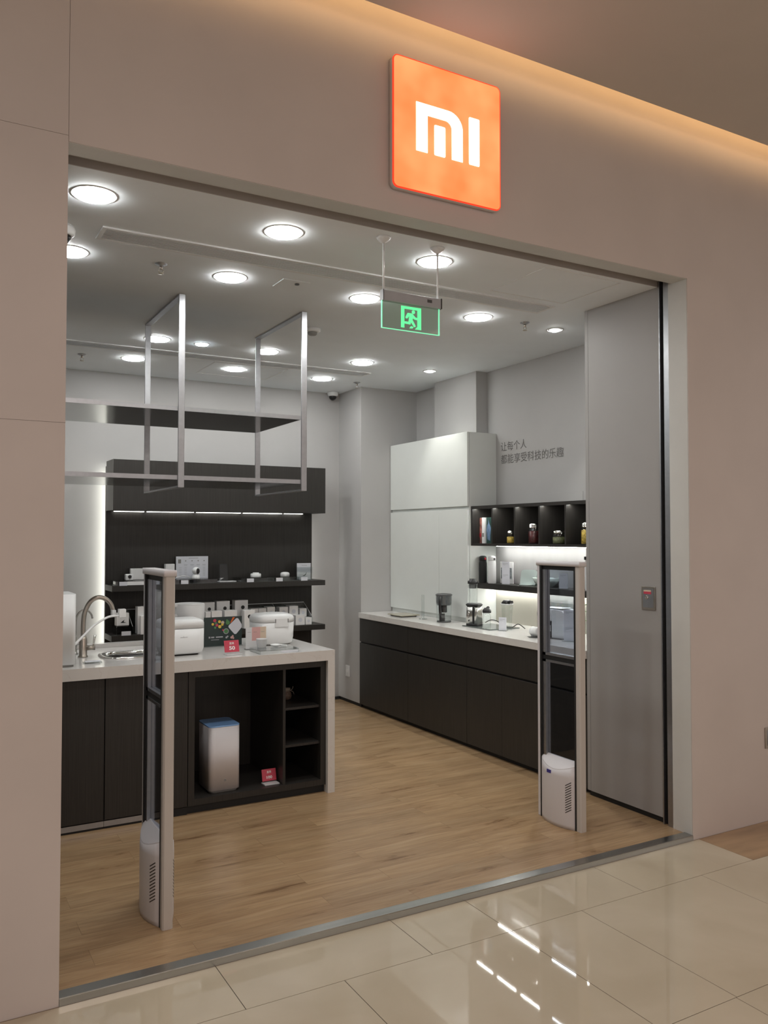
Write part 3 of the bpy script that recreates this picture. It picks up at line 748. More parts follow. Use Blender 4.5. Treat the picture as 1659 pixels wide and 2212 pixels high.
B().box(-0.022, 0.03, -0.0068, -0.006, 0.124, 0.128).build('text_line', 'greycard', lf)
b.build('bird_print', 'black', lf)
for x, l in ((1.44, 'under the small square camera'), (1.92, 'left of the round-headed camera'), (2.475, 'in front of the white hub'), (2.735, 'in front of the white puck'), (2.965, 'in front of the leaflet holder')):
    tag(B((x, 6.61, Z1)).box(x - 0.03, x + 0.03, 6.6025, 6.605, Z1 - 0.0, Z1 + 0.030).build('price_tag', 'bluecard'), 'small pale price tag %s' % l, 'price tag', 'price tags on the upper dark shelf')

# lower shelf: acrylic tray and small boxes
t = thing('display_tray', 'clear sloping acrylic tray full of small white boxes on the lower dark shelf', 'display tray', (2.3, 6.75, Z2))
o = (2.3, 6.75, Z2)
b = B(o); b.box(1.52, 3.06, 6.828, 6.832, Z2, 0.915); b.build('back_pane', 'acrylic', t)
b = B(o); b.box(1.52, 3.06, 6.826, 6.834, 0.915, 0.920); b.build('top_edge', 'frost', t)
for x in (1.52, 2.76, 3.06):
    b = B(o); b.prism([(6.64, Z2), (6.828, Z2), (6.828, 0.915), (6.64, 0.80)], x, x + 0.003, 'x'); pp = b.build('side_pane', 'acrylic', t)
    b = B(o); b.tube([(x + 0.0015, 6.64, 0.80), (x + 0.0015, 6.828, 0.915)], 0.0022, 6, False); b.build('pane_edge', 'frost', pp)
b = B(o); b.box(1.523, 3.057, 6.735, 6.828, 0.792, 0.796); b.box(1.523, 3.057, 6.735, 6.738, Z2, 0.792); b.build('step', 'acrylic', t)
def small_box(x0, x1, y0, y1, z0, z1, label, circle=None, cr=0.016, name='product_box', print_=True):
    cx, cy = (x0 + x1) / 2, (y0 + y1) / 2
    t = thing(name, label, 'box', (cx, cy, z0), 0, 'small white product boxes on the lower dark shelf')
    B((cx, cy, z0)).box(x0, x1, y0, y1, z0, z1, 0.0015).build('carton', 'whitepaper', t)
    if circle is not None:
        B((cx, cy, z0)).prism(circ(cx + circle[0], z0 + circle[1], cr, 24), y0 - 0.0008, y0, 'y').build('camera_print', 'black', t)
    elif print_:
        w = (x1 - x0) * 0.22
        b = B((cx, cy, z0)); b.prism(circ(cx, z0 + (z1 - z0) * 0.52, w, 20), y0 - 0.0006, y0, 'y'); b.build('round_print', 'bluecard', t)
ST = 0.796
small_box(1.940, 2.030, 6.745, 6.822, ST, 0.955, 'white box at the left of three touching boxes, behind the white pot')
small_box(2.032, 2.122, 6.745, 6.822, ST, 0.955, 'white box in the middle of three touching boxes')
small_box(2.124, 2.215, 6.745, 6.822, ST, 0.955, 'white box with dark lens print, right of three touching boxes', (0.0, 0.102), 0.014)
small_box(2.232, 2.345, 6.730 + 0.01, 6.822, ST, 0.960, 'tall white box with dark lens print, behind the food poster left', (0.014, 0.104), 0.015)
small_box(2.390, 2.505, 6.740, 6.822, ST, 0.962, 'tallest white box with dark lens print in the upper row', (0.012, 0.106), 0.016)
small_box(2.108, 2.150, 6.645, 6.725, Z2, 0.884, 'narrow white box in the front row behind the pot lid')
small_box(2.158, 2.246, 6.645, 6.725, Z2, 0.888, 'white box above the left part of the food poster')
small_box(2.268, 2.375, 6.645, 6.725, Z2, 0.888, 'white box above the middle of the food poster')
small_box(2.424, 2.518, 6.606, 6.690, Z2, 0.886, 'white upright box with a round black lens picture, front row', (0.0, 0.098), 0.0165)
small_box(2.535, 2.600, 6.740, 6.822, ST, 0.885, 'small white box left of a pair behind the large cooker')
small_box(2.604, 2.672, 6.740, 6.822, ST, 0.885, 'small white box right of a pair behind the large cooker')
small_box(2.680, 2.752, 6.740, 6.822, ST, 0.893, 'white box with round print left of the tray divider')
small_box(2.792, 2.872, 6.740, 6.822, ST, 0.888, 'white box with round print right of the tray divider')
small_box(2.885, 2.968, 6.740, 6.822, ST, 0.894, 'taller white box near the right end of the tray')
small_box(2.984, 3.050, 6.740, 6.822, ST, 0.868, 'small white box at the right end of the tray, upper row')
small_box(2.905, 2.990, 6.645, 6.725, Z2, 0.820, 'white box at the front of the tray, second from right')
small_box(2.998, 3.055, 6.645, 6.725, Z2, 0.796, 'smallest white box at the front right corner of the tray')
small_box(1.560, 1.650, 6.640, 6.725, Z2, 0.950, 'tall white box left of the left gate on the lower shelf', (0.05, 0.155), 0.02)
small_box(1.576, 1.655, 6.607, 6.638, Z2, 0.880, 'white box in front of the tall box, left of the left gate')
tag(B((1.46, 6.7, Z2)).box(1.40, 1.512, 6.64, 6.80, Z2 + 0.066, Z2 + 0.070).box(1.40, 1.404, 6.64, 6.80, Z2, Z2 + 0.066).box(1.508, 1.512, 6.64, 6.80, Z2, Z2 + 0.066).build('acrylic_riser', 'acrylic'), 'clear acrylic riser at the left end of the lower dark shelf', 'display riser')
t = thing('product_box', 'white box with small black figure print on the left acrylic riser', 'box', (1.453, 6.70, Z2 + 0.070), 0, 'small white product boxes on the lower dark shelf')
B().box(-0.048, 0.048, -0.03, 0.04, 0, 0.098, 0.003).build('carton', 'whitepaper', t)
B().prism([(-0.018, 0.022), (0.028, 0.022), (0.006, 0.030), (0.014, 0.046), (-0.004, 0.034)], -0.0308, -0.03, 'y').build('figure_print', 'black', t)
tag(B((1.46, 6.61, Z2)).box(1.43, 1.50, 6.6025, 6.605, Z2, Z2 + 0.032).build('price_tag', 'bluecard'), 'pale price tag at the left end of the lower dark shelf', 'price tag')

# ------------------------------------------------------------------ kitchen island
t = thing('island_worktop', 'pale quartz worktop with waterfall end panel on the kitchen island', 'worktop', (1.0, 4.85, 0.77))
o = (1.0, 4.85, 0.77)
b = B(o)      # slab around the sink cut-out
WT = 0.832; sx0, sx1, sy0, sy1 = 0.955, 1.235, 4.70, 4.93
b.box(-0.8, sx0, 4.44, 5.25, 0.772, WT); b.box(sx1, 2.192, 4.44, 5.25, 0.772, WT)
b.box(sx0, sx1, 4.44, sy0, 0.772, WT); b.box(sx0, sx1, sy1, 5.25, 0.772, WT)
b.build('slab', 'quartz', t)
b = B(o); b.box(2.147, 2.192, 4.44, 5.25, 0.0, 0.772); b.build('waterfall_panel', 'quartz', t)
b = B(o); b.box(-0.8, 1.30, 5.20, 5.25, WT, WT + 0.025); b.build('upstand', 'quartz', t)
def plain_unit(x0, x1, label, doors=1):
    o = ((x0 + x1) / 2, 4.8, 0); t = thing('island_cabinet', label, 'cabinet', o, 0, 'dark island cabinets')
    b = B(o); b.box(x0, x1, 4.485, 5.2, 0.04, 0.771); b.build('body', 'dark', t)
    w = (x1 - x0) / doors
    for k in range(doors):
        b = B(o); b.box(x0 + k * w + 0.0015, x0 + (k + 1) * w - 0.0015, 4.466, 4.4845, 0.045, 0.767, 0.001); b.build('door', 'dark', t)
    b = B(o); b.box(x0, x1, 4.475, 5.18, 0, 0.04); b.mats = ['blackrubber', 'alu']
    b.mi = 1; b.box(x0, min(x1, 1.10 if x0 < 1 else x1), 4.468, 4.475, 0.012, 0.040) ; b.build('toe_kick', 'blackrubber', t)
plain_unit(-0.8, 0.886, 'dark island cabinet at the left end under the white purifier', 3)
plain_unit(0.888, 1.322, 'dark island cabinet behind the left anti-theft gate')
o = (1.73, 4.8, 0); t = thing('island_open_cabinet', 'dark open niche cabinet at the right end of the island', 'cabinet', o)
b = B(o)
b.box(1.324, 1.359, 4.466, 5.20, 0.045, 0.771); b.box(2.112, 2.146, 4.466, 5.20, 0.045, 0.771)
b.box(1.359, 2.112, 4.466, 5.20, 0.735, 0.771); b.box(1.359, 2.112, 4.466, 5.20, 0.045, 0.078)
b.box(1.359, 2.112, 5.0, 5.02, 0.078, 0.735); b.build('frame', 'dark', t)
b = B(o); b.box(1.324, 2.146, 4.49, 5.2, 0, 0.045); b.build('toe_kick', 'blackrubber', t)
b = B(o); b.box(1.878, 1.894, 4.475, 5.0, 0.078, 0.735); b.build('divider', 'dark', t)
for z in (0.497, 0.284):
    b = B(o); b.box(1.894, 2.112, 4.485, 5.0, z, z + 0.014); b.build('niche_shelf', 'dark', t)
ZN = 0.078
t = thing('water_purifier', 'white floor purifier box with sky blue top inside the island niche', 'water purifier', (1.545, 4.595, ZN))
B().rbox(-0.080, 0.080, -0.080, 0.11, 0.0, 0.014, 0.03).build('foot', 'midgrey', t)
B().rbox(-0.090, 0.090, -0.090, 0.125, 0.014, 0.362, 0.028).build('body', 'gatewhite', t)
B().rbox(-0.090, 0.090, -0.090, 0.125, 0.362, 0.369, 0.028).build('top_cover', 'blueplastic', t)
B().rbox(-0.006, 0.006, -0.0908, -0.090, 0.062, 0.074, 0.002, 'y').build('logo_badge', 'midgrey', t)
b = B((1.39, 4.7, 0.2))
for k in range(4):
    b.tube([(1.385 + 0.006 * k, 4.66, 0.30), (1.375, 4.64 + 0.01 * k, 0.24), (1.40 - 0.005 * k, 4.65, 0.18), (1.378, 4.66, ZN + 0.006)], 0.0035, 6)
tag(b.build('cable_bundle', 'cable'), 'bundle of grey cables left of the purifier in the niche', 'cable')
def price_card(loc, rz, num, label, s=1.0):
    t = thing('price_stand', label, 'price sign', loc, rz, 'red discount price signs')
    b = B(); b.box(-0.045 * s, 0.045 * s, -0.03, 0.03, 0, 0.008, 0.002); b.build('acrylic_base', 'frost', t)
    c = B().box(-0.043 * s, 0.043 * s, -0.0015, 0.0015, 0, 0.066).build('card', 'red', t)
    c.location = (0, 0.016, 0.014); c.rotation_euler = (-0.25, 0, 0)
    text_mesh('text_line', '直降', 'whitepaper', c, (-0.013, -0.0022, 0.042), width=0.028, height=0.014, bold=0.008)
    n = 0.034 if len(num) == 2 else 0.034
    text_mesh('price_number', num, 'whitepaper', c, (-n / 2 + 0.001, -0.0022, 0.012), width=n, height=0.021 if len(num) == 2 else 0.016, bold=0.03)
    return t
price_card((1.825, 4.53, ZN), 0, '100', 'red price sign reading 100 beside the purifier in the niche', 1.0)
price_card((1.598, 4.535, WT), 0, '50', 'red price sign reading 50 on the worktop before the food poster', 1.0)
t = thing('storage_jar', 'small brown jar tied with twine on the top niche shelf', 'jar', (2.0, 4.72, 0.511))
B().lathe([(0.018, 0), (0.030, 0.006), (0.035, 0.024), (0.030, 0.044), (0.022, 0.052), (0.021, 0.056)], n=28).build('body', 'grain', t)
B().lathe([(0.023, 0.054), (0.027, 0.062), (0.026, 0.070), (0.001, 0.072)], n=28).build('cloth_lid', 'cord', t)
b = B(); b.tube([(0.022, -0.01, 0.054), (0.035, -0.015, 0.064), (0.040, -0.012, 0.078)], 0.0015, 6); b.tube([(0.022, -0.01, 0.054), (0.040, -0.012, 0.046), (0.048, -0.012, 0.030)], 0.0015, 6)
b.lathe([(0.0235, 0.052), (0.0235, 0.055)], n=24); b.build('twine_bow', 'cord', t)

# island top
t = thing('countertop_water_purifier', 'tall white tower purifier on the island beside the faucet', 'water purifier', (0.655, 4.62, WT))
B().rbox(-0.10, 0.088, -0.10, 0.15, 0.0, 0.012, 0.02).build('foot', 'midgrey', t)
B().rbox(-0.11, 0.096, -0.105, 0.16, 0.012, 0.372, 0.022).build('body', 'white', t)
t = thing('kitchen_faucet', 'large brushed nickel gooseneck faucet on the island', 'faucet', (0.845, 4.86, WT))
B().lathe([(0.026, 0), (0.026, 0.006), (0.021, 0.010), (0.021, 0.10), (0.015, 0.115)], n=28).build('base', 'champagne', t)
B().tube([(0, 0, 0.10), (0, 0, 0.19), (0.008, -0.002, 0.25), (0.035, -0.006, 0.305), (0.075, -0.012, 0.328), (0.115, -0.016, 0.318), (0.145, -0.02, 0.285), (0.158, -0.022, 0.235)], 0.0125, 14).build('spout', 'champagne', t)
b = B(); b.tube([(0.015, -0.005, 0.050), (0.062, -0.012, 0.050)], 0.013, 14, False); hb = b.build('valve', 'champagne', t)
B().tube([(0.052, -0.012, 0.060), (0.060, -0.014, 0.12)], 0.005, 10, False, 0.007).build('lever', 'chrome', hb)
t = thing('filter_faucet', 'small thin steel drinking faucet behind the large gooseneck', 'faucet', (0.828, 5.0, WT))
B().lathe([(0.016, 0), (0.016, 0.005), (0.009, 0.010), (0.007, 0.05)], n=20).build('base', 'steel', t)
B().tube([(0, 0, 0.04), (0, 0, 0.17), (0.006, 0, 0.215), (0.03, 0, 0.244), (0.06, -0.002, 0.246), (0.082, -0.004, 0.225), (0.09, -0.005, 0.198)], 0.0055, 10).build('spout', 'steel', t)
B().tube([(0.0, 0, 0.045), (0.03, -0.01, 0.06)], 0.004, 8, False).build('lever', 'chrome', t)
t = thing('sink_bowl', 'shiny steel sink bowl with wide rim set in the island worktop', 'sink', (1.095, 4.815, WT))
def ell(cx, cy, rx, ry, z, n=40):
    return [(cx + rx * (abs(math.cos(a)) ** 0.6) * math.copysign(1, math.cos(a)), cy + ry * (abs(math.sin(a)) ** 0.6) * math.copysign(1, math.sin(a)), z) for a in [2 * PI * k / n for k in range(n)]]
B().loft([ell(0, 0, 0.172, 0.142, 0.000), ell(0, 0, 0.170, 0.140, 0.007), ell(0, 0, 0.150, 0.122, 0.010), ell(0, 0, 0.139, 0.114, 0.004), ell(0, 0, 0.134, 0.110, -0.02), ell(0, 0, 0.11, 0.09, -0.055), ell(0, 0, 0.02, 0.02, -0.058)]).build('bowl', 'chrome', t)
B().lathe([(0.018, -0.057), (0.018, -0.055), (0.001, -0.054)], n=20).build('drain', 'steel', t)
t = thing('table_card', 'clear acrylic block with a white card in front of the faucet', 'card', (0.850, 4.612, WT))
B().box(-0.045, 0.045, -0.028, 0.028, 0, 0.008, 0.001).build('block', 'acrylic', t)
B().box(-0.038, 0.040, -0.022, 0.022, 0.008, 0.0098).build('card', 'bluecard', t)
t = thing('faucet_purifier_hose', 'white hose with a square adapter hooked on the faucet spout', 'hose', (0.75, 4.68, 0.93))
o = (0.75, 4.68, 0.93)
B(o).tube([(0.752, 4.60, 0.930), (0.80, 4.62, 0.972), (0.86, 4.66, 1.020), (0.92, 4.70, 1.050), (0.965, 4.73, 1.062), (1.02, 4.75, 1.062)], 0.0062, 12).build('hose', 'white', t)
B(o).box(1.012, 1.050, 4.735, 4.775, 1.052, 1.098, 0.002).build('square_adapter', 'white', t)
B(o).box(0.985, 1.008, 4.79, 4.83, 1.060, 1.090, 0.003).build('clamp', 'white', t)

t = thing('rice_cooker', 'white rounded-cube rice cooker directly right of the left gate', 'rice cooker', (1.350, 4.735, WT))
B().rbox(-0.09, 0.09, -0.08, 0.10, 0, 0.010, 0.02).build('foot', 'black', t)
def cooker_ring(hx, hy, r, z, n=6): return [(p[0], p[1], z) for p in rrect(-hx, hx, -hy, hy, r, n)]
B().loft([cooker_ring(0.095, 0.095, 0.04, 0.008), cooker_ring(0.110, 0.112, 0.045, 0.018), cooker_ring(0.116, 0.118, 0.045, 0.040), cooker_ring(0.117, 0.118, 0.045, 0.150)]).build('body', 'white', t)
B().loft([cooker_ring(0.117, 0.118, 0.045, 0.152), cooker_ring(0.117, 0.118, 0.045, 0.180), cooker_ring(0.113, 0.114, 0.045, 0.192), cooker_ring(0.100, 0.100, 0.045, 0.199), cooker_ring(0.05, 0.05, 0.03, 0.201)]).build('lid', 'white', t)
b = B(); b.box(-0.03, 0.012, -0.1188, -0.118, 0.104, 0.1055); b.box(-0.011, -0.010, -0.1188, -0.118, 0.104, 0.112); b.build('front_mark', 'greycard', t)
t = thing('electric_pot', 'white electric pot with loop handle and slanted rim behind the small cooker', 'pot', (1.470, 4.965, WT)); t.scale = (1, 1, 0.98)
B().lathe([(0.075, 0), (0.085, 0.01), (0.088, 0.10), (0.092, 0.20), (0.094, 0.262), (0.090, 0.264), (0.085, 0.20), (0.08, 0.19)], n=40).build('body', 'white', t)
B().lathe([(0.084, 0.245), (0.094, 0.266), (0.088, 0.271), (0.001, 0.273)], n=40).build('lid', 'white', t)
B().tube([(-0.075, -0.03, 0.262), (-0.115, -0.045, 0.262), (-0.128, -0.05, 0.235), (-0.122, -0.05, 0.205), (-0.08, -0.03, 0.200)], 0.012, 12).build('handle', 'white', t)
t = thing('food_poster', 'dark green food poster with a pale rounded cooker picture on the island', 'poster', (1.665, 4.925, WT))
B().box(-0.145, 0.125, -0.004, 0.004, 0.004, 0.178).build('board', 'posterdark', t)
B().box(-0.145, 0.125, -0.02, 0.02, 0, 0.004).build('acrylic_foot', 'acrylic', t)
b = B(); b.mats = ['yellow', 'orangeprint', 'green', 'red', 'greycard', 'creamprint', 'pinkprint']; e = 0.0005
for mi, x, z, r in ((3, -0.048, 0.158, 0.010), (0, -0.018, 0.150, 0.009), (5, 0.002, 0.144, 0.010), (0, 0.0, 0.132, 0.008), (0, -0.016, 0.120, 0.010), (3, -0.034, 0.130, 0.009), (0, -0.060, 0.136, 0.008), (2, -0.040, 0.142, 0.007),
                    (2, 0.034, 0.142, 0.013), (2, 0.030, 0.156, 0.006), (6, 0.058, 0.050, 0.007), (6, 0.066, 0.058, 0.006), (6, 0.070, 0.046, 0.006), (4, 0.026, 0.052, 0.006), (4, 0.034, 0.058, 0.005), (2, -0.045, 0.115, 0.007), (3, 0.004, 0.098, 0.005)):
    b.mi = mi; b.prism(circ(x, z, r, 16), -0.0048 - e, -0.004, 'y'); e += 0.00002
b.mi = 1; b.prism([(0.050, 0.140), (0.056, 0.140), (0.080, 0.172), (0.066, 0.174)], -0.0048, -0.004, 'y')
b.mi = 4; b.prism(circ(0.024, 0.090, 0.017, 24), -0.0045, -0.004, 'y'); b.mi = 2; b.prism(circ(0.024, 0.090, 0.013, 24), -0.0050, -0.0045, 'y')
b.build('food_pictures', 'yellow', t)
rr = [(math.cos(0.72) * (x) - math.sin(0.72) * z, math.sin(0.72) * x + math.cos(0.72) * z) for x, z in rrect(-0.040, 0.040, -0.036, 0.036, 0.012, 5)]
B().prism([(min(0.124, 0.088 + x), 0.118 + z) for x, z in rr], -0.0052, -0.004, 'y').build('cooker_picture', 'bluecard', t)
b = B(); b.box(-0.085, -0.075, -0.0046, -0.004, 0.052, 0.062); b.box(-0.070, -0.050, -0.0046, -0.004, 0.053, 0.061); b.box(-0.040, 0.004, -0.0046, -0.004, 0.053, 0.061); b.box(-0.07, -0.02, -0.0046, -0.004, 0.040, 0.043); b.build('text_block', 'greycard', t)
t = thing('menu_card', 'small clear stand with grey, pink and cream card before the large cooker', 'menu card', (1.80, 4.70, WT))
b = B(); b.mats = ['frost', 'pinkprint', 'creamprint', 'midgrey']
b.box(-0.066, -0.028, 0, 0.002, 0.004, 0.130); b.mi = 1; b.box(-0.028, 0.025, 0, 0.002, 0.050, 0.130); b.mi = 2; b.box(0.025, 0.062, 0, 0.002, 0.050, 0.130)
b.mi = 3
for x in (-0.055, -0.018, 0.030): b.box(x, x + 0.022, -0.0006, 0, 0.100, 0.102)
b.mi = 0; b.box(-0.028, 0.062, 0, 0.002, 0.004, 0.050); b.build('card', 'frost', t)
B().box(-0.07, 0.066, -0.02, 0.02, 0, 0.004).build('foot', 'acrylic', t)
tag(B((1.70, 4.76, WT)).lathe([(0.012, 0), (0.012, 0.09), (0.010, 0.09), (0.010, 0.002)], n=20).build('glass_tube', 'glass'), 'slim clear tube between the food poster and the menu card', 'tube')
t = thing('acrylic_base_slab', 'large clear acrylic slab on the right of the island worktop', 'display riser', (1.86, 4.555, WT))
B().box(-0.125, 0.115, -0.085, 0.085, 0.016, 0.022).box(-0.125, -0.121, -0.085, 0.085, 0, 0.016).box(0.111, 0.115, -0.085, 0.085, 0, 0.016).build('slab', 'acrylic', t)
B().box(0.0, 0.11, -0.0865, -0.085, 0.002, 0.014).build('paper_label', 'bluecard', t)
t = thing('measuring_cup', 'frosted plastic measuring cup on the acrylic slab', 'cup', (1.795, 4.60, WT + 0.022))
B().lathe([(0.024, 0), (0.026, 0.003), (0.032, 0.048), (0.033, 0.050), (0.031, 0.050), (0.026, 0.006), (0.001, 0.004)], n=32).build('cup', 'frost', t)
t = thing('rice_scoop', 'white plastic rice scoop lying on the acrylic slab', 'scoop', (1.875, 4.585, WT + 0.022))
B().lathe([(0.010, 0), (0.026, 0.006), (0.031, 0.014), (0.029, 0.014), (0.020, 0.007), (0.001, 0.005)], n=28).build('bowl', 'white', t)
B().tube([(0.022, -0.012, 0.010), (0.042, -0.028, 0.008), (0.056, -0.038, 0.008)], 0.006, 8).build('handle', 'white', t)
t = thing('rice_cooker', 'large white rice cooker with hinged lid at the right end of the island', 'rice cooker', (1.975, 4.895, WT)); t.scale = (0.89, 0.89, 0.96)
def oval(rx, ry, z, p=0.62, n=48):
    return [(rx * (abs(math.cos(a)) ** p) * math.copysign(1, math.cos(a)), ry * (abs(math.sin(a)) ** p) * math.copysign(1, math.sin(a)), z) for a in [2 * PI * k / n for k in range(n)]]
B().rbox(-0.11, 0.11, -0.09, 0.10, 0, 0.006, 0.03).build('foot', 'midgrey', t)
B().loft([oval(0.115, 0.105, 0.005), oval(0.132, 0.122, 0.014), oval(0.140, 0.130, 0.05), oval(0.144, 0.134, 0.145)]).build('body', 'white', t)
B().loft([oval(0.144, 0.134, 0.147), oval(0.145, 0.135, 0.172), oval(0.136, 0.127, 0.186), oval(0.11, 0.10, 0.196), oval(0.06, 0.055, 0.201), oval(0.005, 0.005, 0.202)]).build('lid', 'white', t)
b = B(); b.box(-0.030, 0.072, -0.1365, -0.129, 0.118, 0.172, 0.002); hb = b.build('hinge_cover', 'white', t)
b = B(); b.box(-0.027, -0.023, -0.1375, -0.1362, 0.145, 0.170); b.box(0.065, 0.069, -0.1375, -0.1362, 0.145, 0.170); b.build('hinge_slots', 'black', hb)

# ------------------------------------------------------------------ long counter on the right
KX = 3.455
t = thing('counter_worktop', 'long pale quartz worktop on the dark cabinets along the right wall', 'worktop', (3.75, 5.1, 0.785))
o = (3.75, 5.1, 0.785)
B(o).box(3.442, 4.048, 3.672, 6.508, 0.785, WT, 0.0015).build('slab', 'quartz', t)
def base_unit(y0, y1, doors, label):
    o = (3.75, (y0 + y1) / 2, 0); t = thing('base_cabinet', label, 'cabinet', o, 0, 'dark base cabinets of the long counter')
    B(o).box(3.475, 4.045, y0, y1, 0.04, 0.784).build('body', 'dark', t)
    B(o).box(3.49, 4.0, y0, y1, 0, 0.04).build('toe_kick', 'blackrubber', t)
    B(o).box(KX, 3.4745, y0 + 0.001, y1 - 0.001, 0.582, 0.782, 0.001).build('drawer', 'dark', t)
    w = (y1 - y0) / doors
    for k in range(doors):
        B(o).box(KX, 3.4745, y0 + k * w + 0.001, y0 + (k + 1) * w - 0.001, 0.035, 0.568, 0.001).build('door', 'dark', t)
base_unit(5.692, 6.508, 1, 'dark base cabinet at the far end of the long counter by the pillar')
base_unit(4.888, 5.690, 1, 'dark base cabinet in the middle of the long counter')
base_unit(4.080, 4.886, 2, 'dark base cabinet with two doors left of the right gate')
base_unit(3.672, 4.078, 1, 'dark base cabinet behind the right gate glass')
# tall cabinet
t = thing('tall_cabinet', 'tall white lacquered cabinet standing on the long counter', 'cabinet', (3.91, 5.91, WT))
o = (3.91, 5.91, WT)
B(o).box(3.788, 3.939, 5.312, 6.508, WT, 2.318, 0.001).box(3.938, 4.048, 5.312, 5.428, WT, 2.318).build('body', 'whitegloss', t)
B(o).box(3.768, 3.786, 5.3135, 6.506, 1.737, 2.318, 0.0015).build('upper_door', 'whitegloss', t)
for a, c in ((5.3135, 5.716), (5.719, 6.506)):
    B(o).box(3.768, 3.786, a, c, 0.868, 1.714, 0.0015).build('lower_door', 'whitegloss', t)
B(o).box(3.790, 3.80, 5.33, 6.50, 1.714, 1.737).build('grip_channel', 'midgrey', t)
# box shelf
BX = 3.80; SY0, SY1 = 3.672, 5.310
t = thing('box_shelf', 'dark wooden open box shelf on the wall holding jars and books', 'wall shelf', (3.92, 4.5, 1.43))
o = (3.92, 4.5, 1.43)
b = B(o); b.box(BX, 4.048, SY0, SY1, 1.429, 1.447); b.box(BX, 4.048, SY0, SY1, 1.716, 1.736); b.box(BX, 3.812, SY0, SY1, 1.7125, 1.716); b.box(4.03, 4.048, SY0, SY1, 1.447, 1.716)
b.box(BX, 4.03, SY1 - 0.018, SY1, 1.447, 1.716); b.box(BX, 4.03, SY0, SY0 + 0.018, 1.447, 1.716); b.build('carcass', 'dark', t)
for y in (5.046, 4.775, 4.505, 4.238, 3.965):
    B(o).box(BX + 0.002, 4.03, y - 0.008, y + 0.008, 1.447, 1.716).build('divider', 'dark', t)
for k, (ya, yb) in enumerate(((5.054, 5.292), (4.783, 5.038), (4.513, 4.767), (4.246, 4.497), (3.973, 4.230))):
    b = B(o); b.box(3.826, 3.838, yb - 0.225 + (0.0 if yb - ya > 0.22 else 0.02), yb - 0.003, 1.7148, 1.716); b.build('cell_light', 'stripbright', t)
t = thing('wall_display_shelf', 'dark wooden wall shelf with bottles and bowls under the box shelf', 'wall shelf', (3.95, 4.5, 1.10))
B((3.95, 4.5, 1.10)).box(3.860, 4.048, SY0, SY1, 1.097, 1.140).build('board', 'dark', t)
strip('shelf_light_strip', (3.98, 4.5, 1.42), (3.962, 3.976, SY0 + 0.01, 5.20, 1.4245, 1.4285), 'stripbright', 'bright light strip under the dark box shelf', 'light strips over the long counter')
strip('shelf_light_strip', (3.98, 4.5, 1.09), (3.99, 4.005, SY0 + 0.01, SY1 - 0.01, 1.0925, 1.0965), 'stripbright', 'bright light strip under the dark wall shelf with bottles', 'light strips over the long counter')
b = B((4.045, 4.5, 1.14)); b.box(4.041, 4.048, SY0 + 0.002, SY1 - 0.001, 1.1405, 1.4285)
tag(b.build('splashback', 'uppersplash'), 'pale glossy wall panel behind the flasks and bowl, under the box shelf', 'splashback')
b = B((4.045, 4.5, 0.84)); b.box(4.040, 4.048, SY0 + 0.002, SY1 - 0.001, WT, 1.0895)
tag(b.build('splashback', 'splash'), 'beige glass splashback between the worktop and the lit wall shelf', 'splashback')

# items in the box shelf
ZJ = 1.447
for y, w, m, l, hh in ((5.283, 0.030, 'booktop', 'red and white book, leftmost in the box shelf', 0.198), (5.248, 0.034, 'whitepaper', 'white-spined book in the middle of three in the box shelf', 0.2)):
    t = thing('book', l, 'book', (3.90, y, ZJ), 0, 'books in the box shelf')
    B().box(-0.03, 0.09, -w / 2, w / 2, 0, hh, 0.002).build('cover', m, t)
    B().box(-0.026, 0.088, -w / 2 + 0.003, w / 2 - 0.003, hh, hh + 0.0006).build('pages', 'whitepaper', t)
    B().box(-0.0308, -0.03, -w / 2 + 0.006, w / 2 - 0.006, hh * 0.25, hh * 0.4).build('spine_print', 'midgrey' if m == 'whitepaper' else 'redbit', t)
t = thing('book', 'dark green book with blue picture on its cover in the box shelf', 'book', (3.93, 5.19, ZJ), 0, 'books in the box shelf')
B().box(-0.045, 0.06, -0.038, 0.038, 0, 0.2, 0.002).build('cover', 'teal', t)
B().prism([(-0.012, 0.02), (0.020, 0.03), (0.032, 0.10), (0.026, 0.14), (0.012, 0.15), (0.010, 0.185), (-0.004, 0.15), (-0.022, 0.12), (-0.014, 0.06)][::-1], -0.0458, -0.045, 'x').build('blue_picture', 'bluegrey', t)
def clip_jar(y, x, r, h, fill, label, fillh=0.8):
    t = thing('clip_top_jar', label, 'jar', (x, y, ZJ), 0, 'clip-top glass jars in the box shelf')
    hn = h * 0.76
    prof = [(r * 0.9, 0), (r, 0.006), (r, hn * 0.88), (r * 0.92, hn * 0.95), (r * 0.92, hn)]
    B().lathe(prof, n=32).build('glass', 'glass', t)
    B().lathe([(r * 0.86, 0.004), (r * 0.94, 0.008), (r * 0.94, hn * 0.84 * fillh), (r * 0.6, hn * 0.88 * fillh), (0.001, hn * 0.9 * fillh)], n=28).build('contents', fill, t)
    B().lathe([(r * 0.94, hn + 0.001), (r * 1.0, hn + 0.003), (r * 1.0, hn + 0.007), (r * 0.96, hn + 0.009), (r * 0.95, h * 0.93), (r * 0.8, h * 0.985), (0.001, h)], n=32).build('lid', 'chrome', t)
    B().tube([(-r * 0.6, -r * 0.75, hn * 0.78), (-r * 0.5, -r * 0.95, hn * 0.92), (-r * 0.4, -r * 0.9, hn * 1.08)], 0.0014, 6).build('clip', 'chrome', t)
clip_jar(4.925, 3.885, 0.0295, 0.098, 'pasta', 'small glass jar of yellow pasta beside the books')
clip_jar(4.655, 3.885, 0.044, 0.148, 'dates', 'large glass jar of dark red dates in the box shelf', 0.95)
clip_jar(4.390, 3.885, 0.048, 0.096, 'beans', 'squat glass jar of green beans in the box shelf')
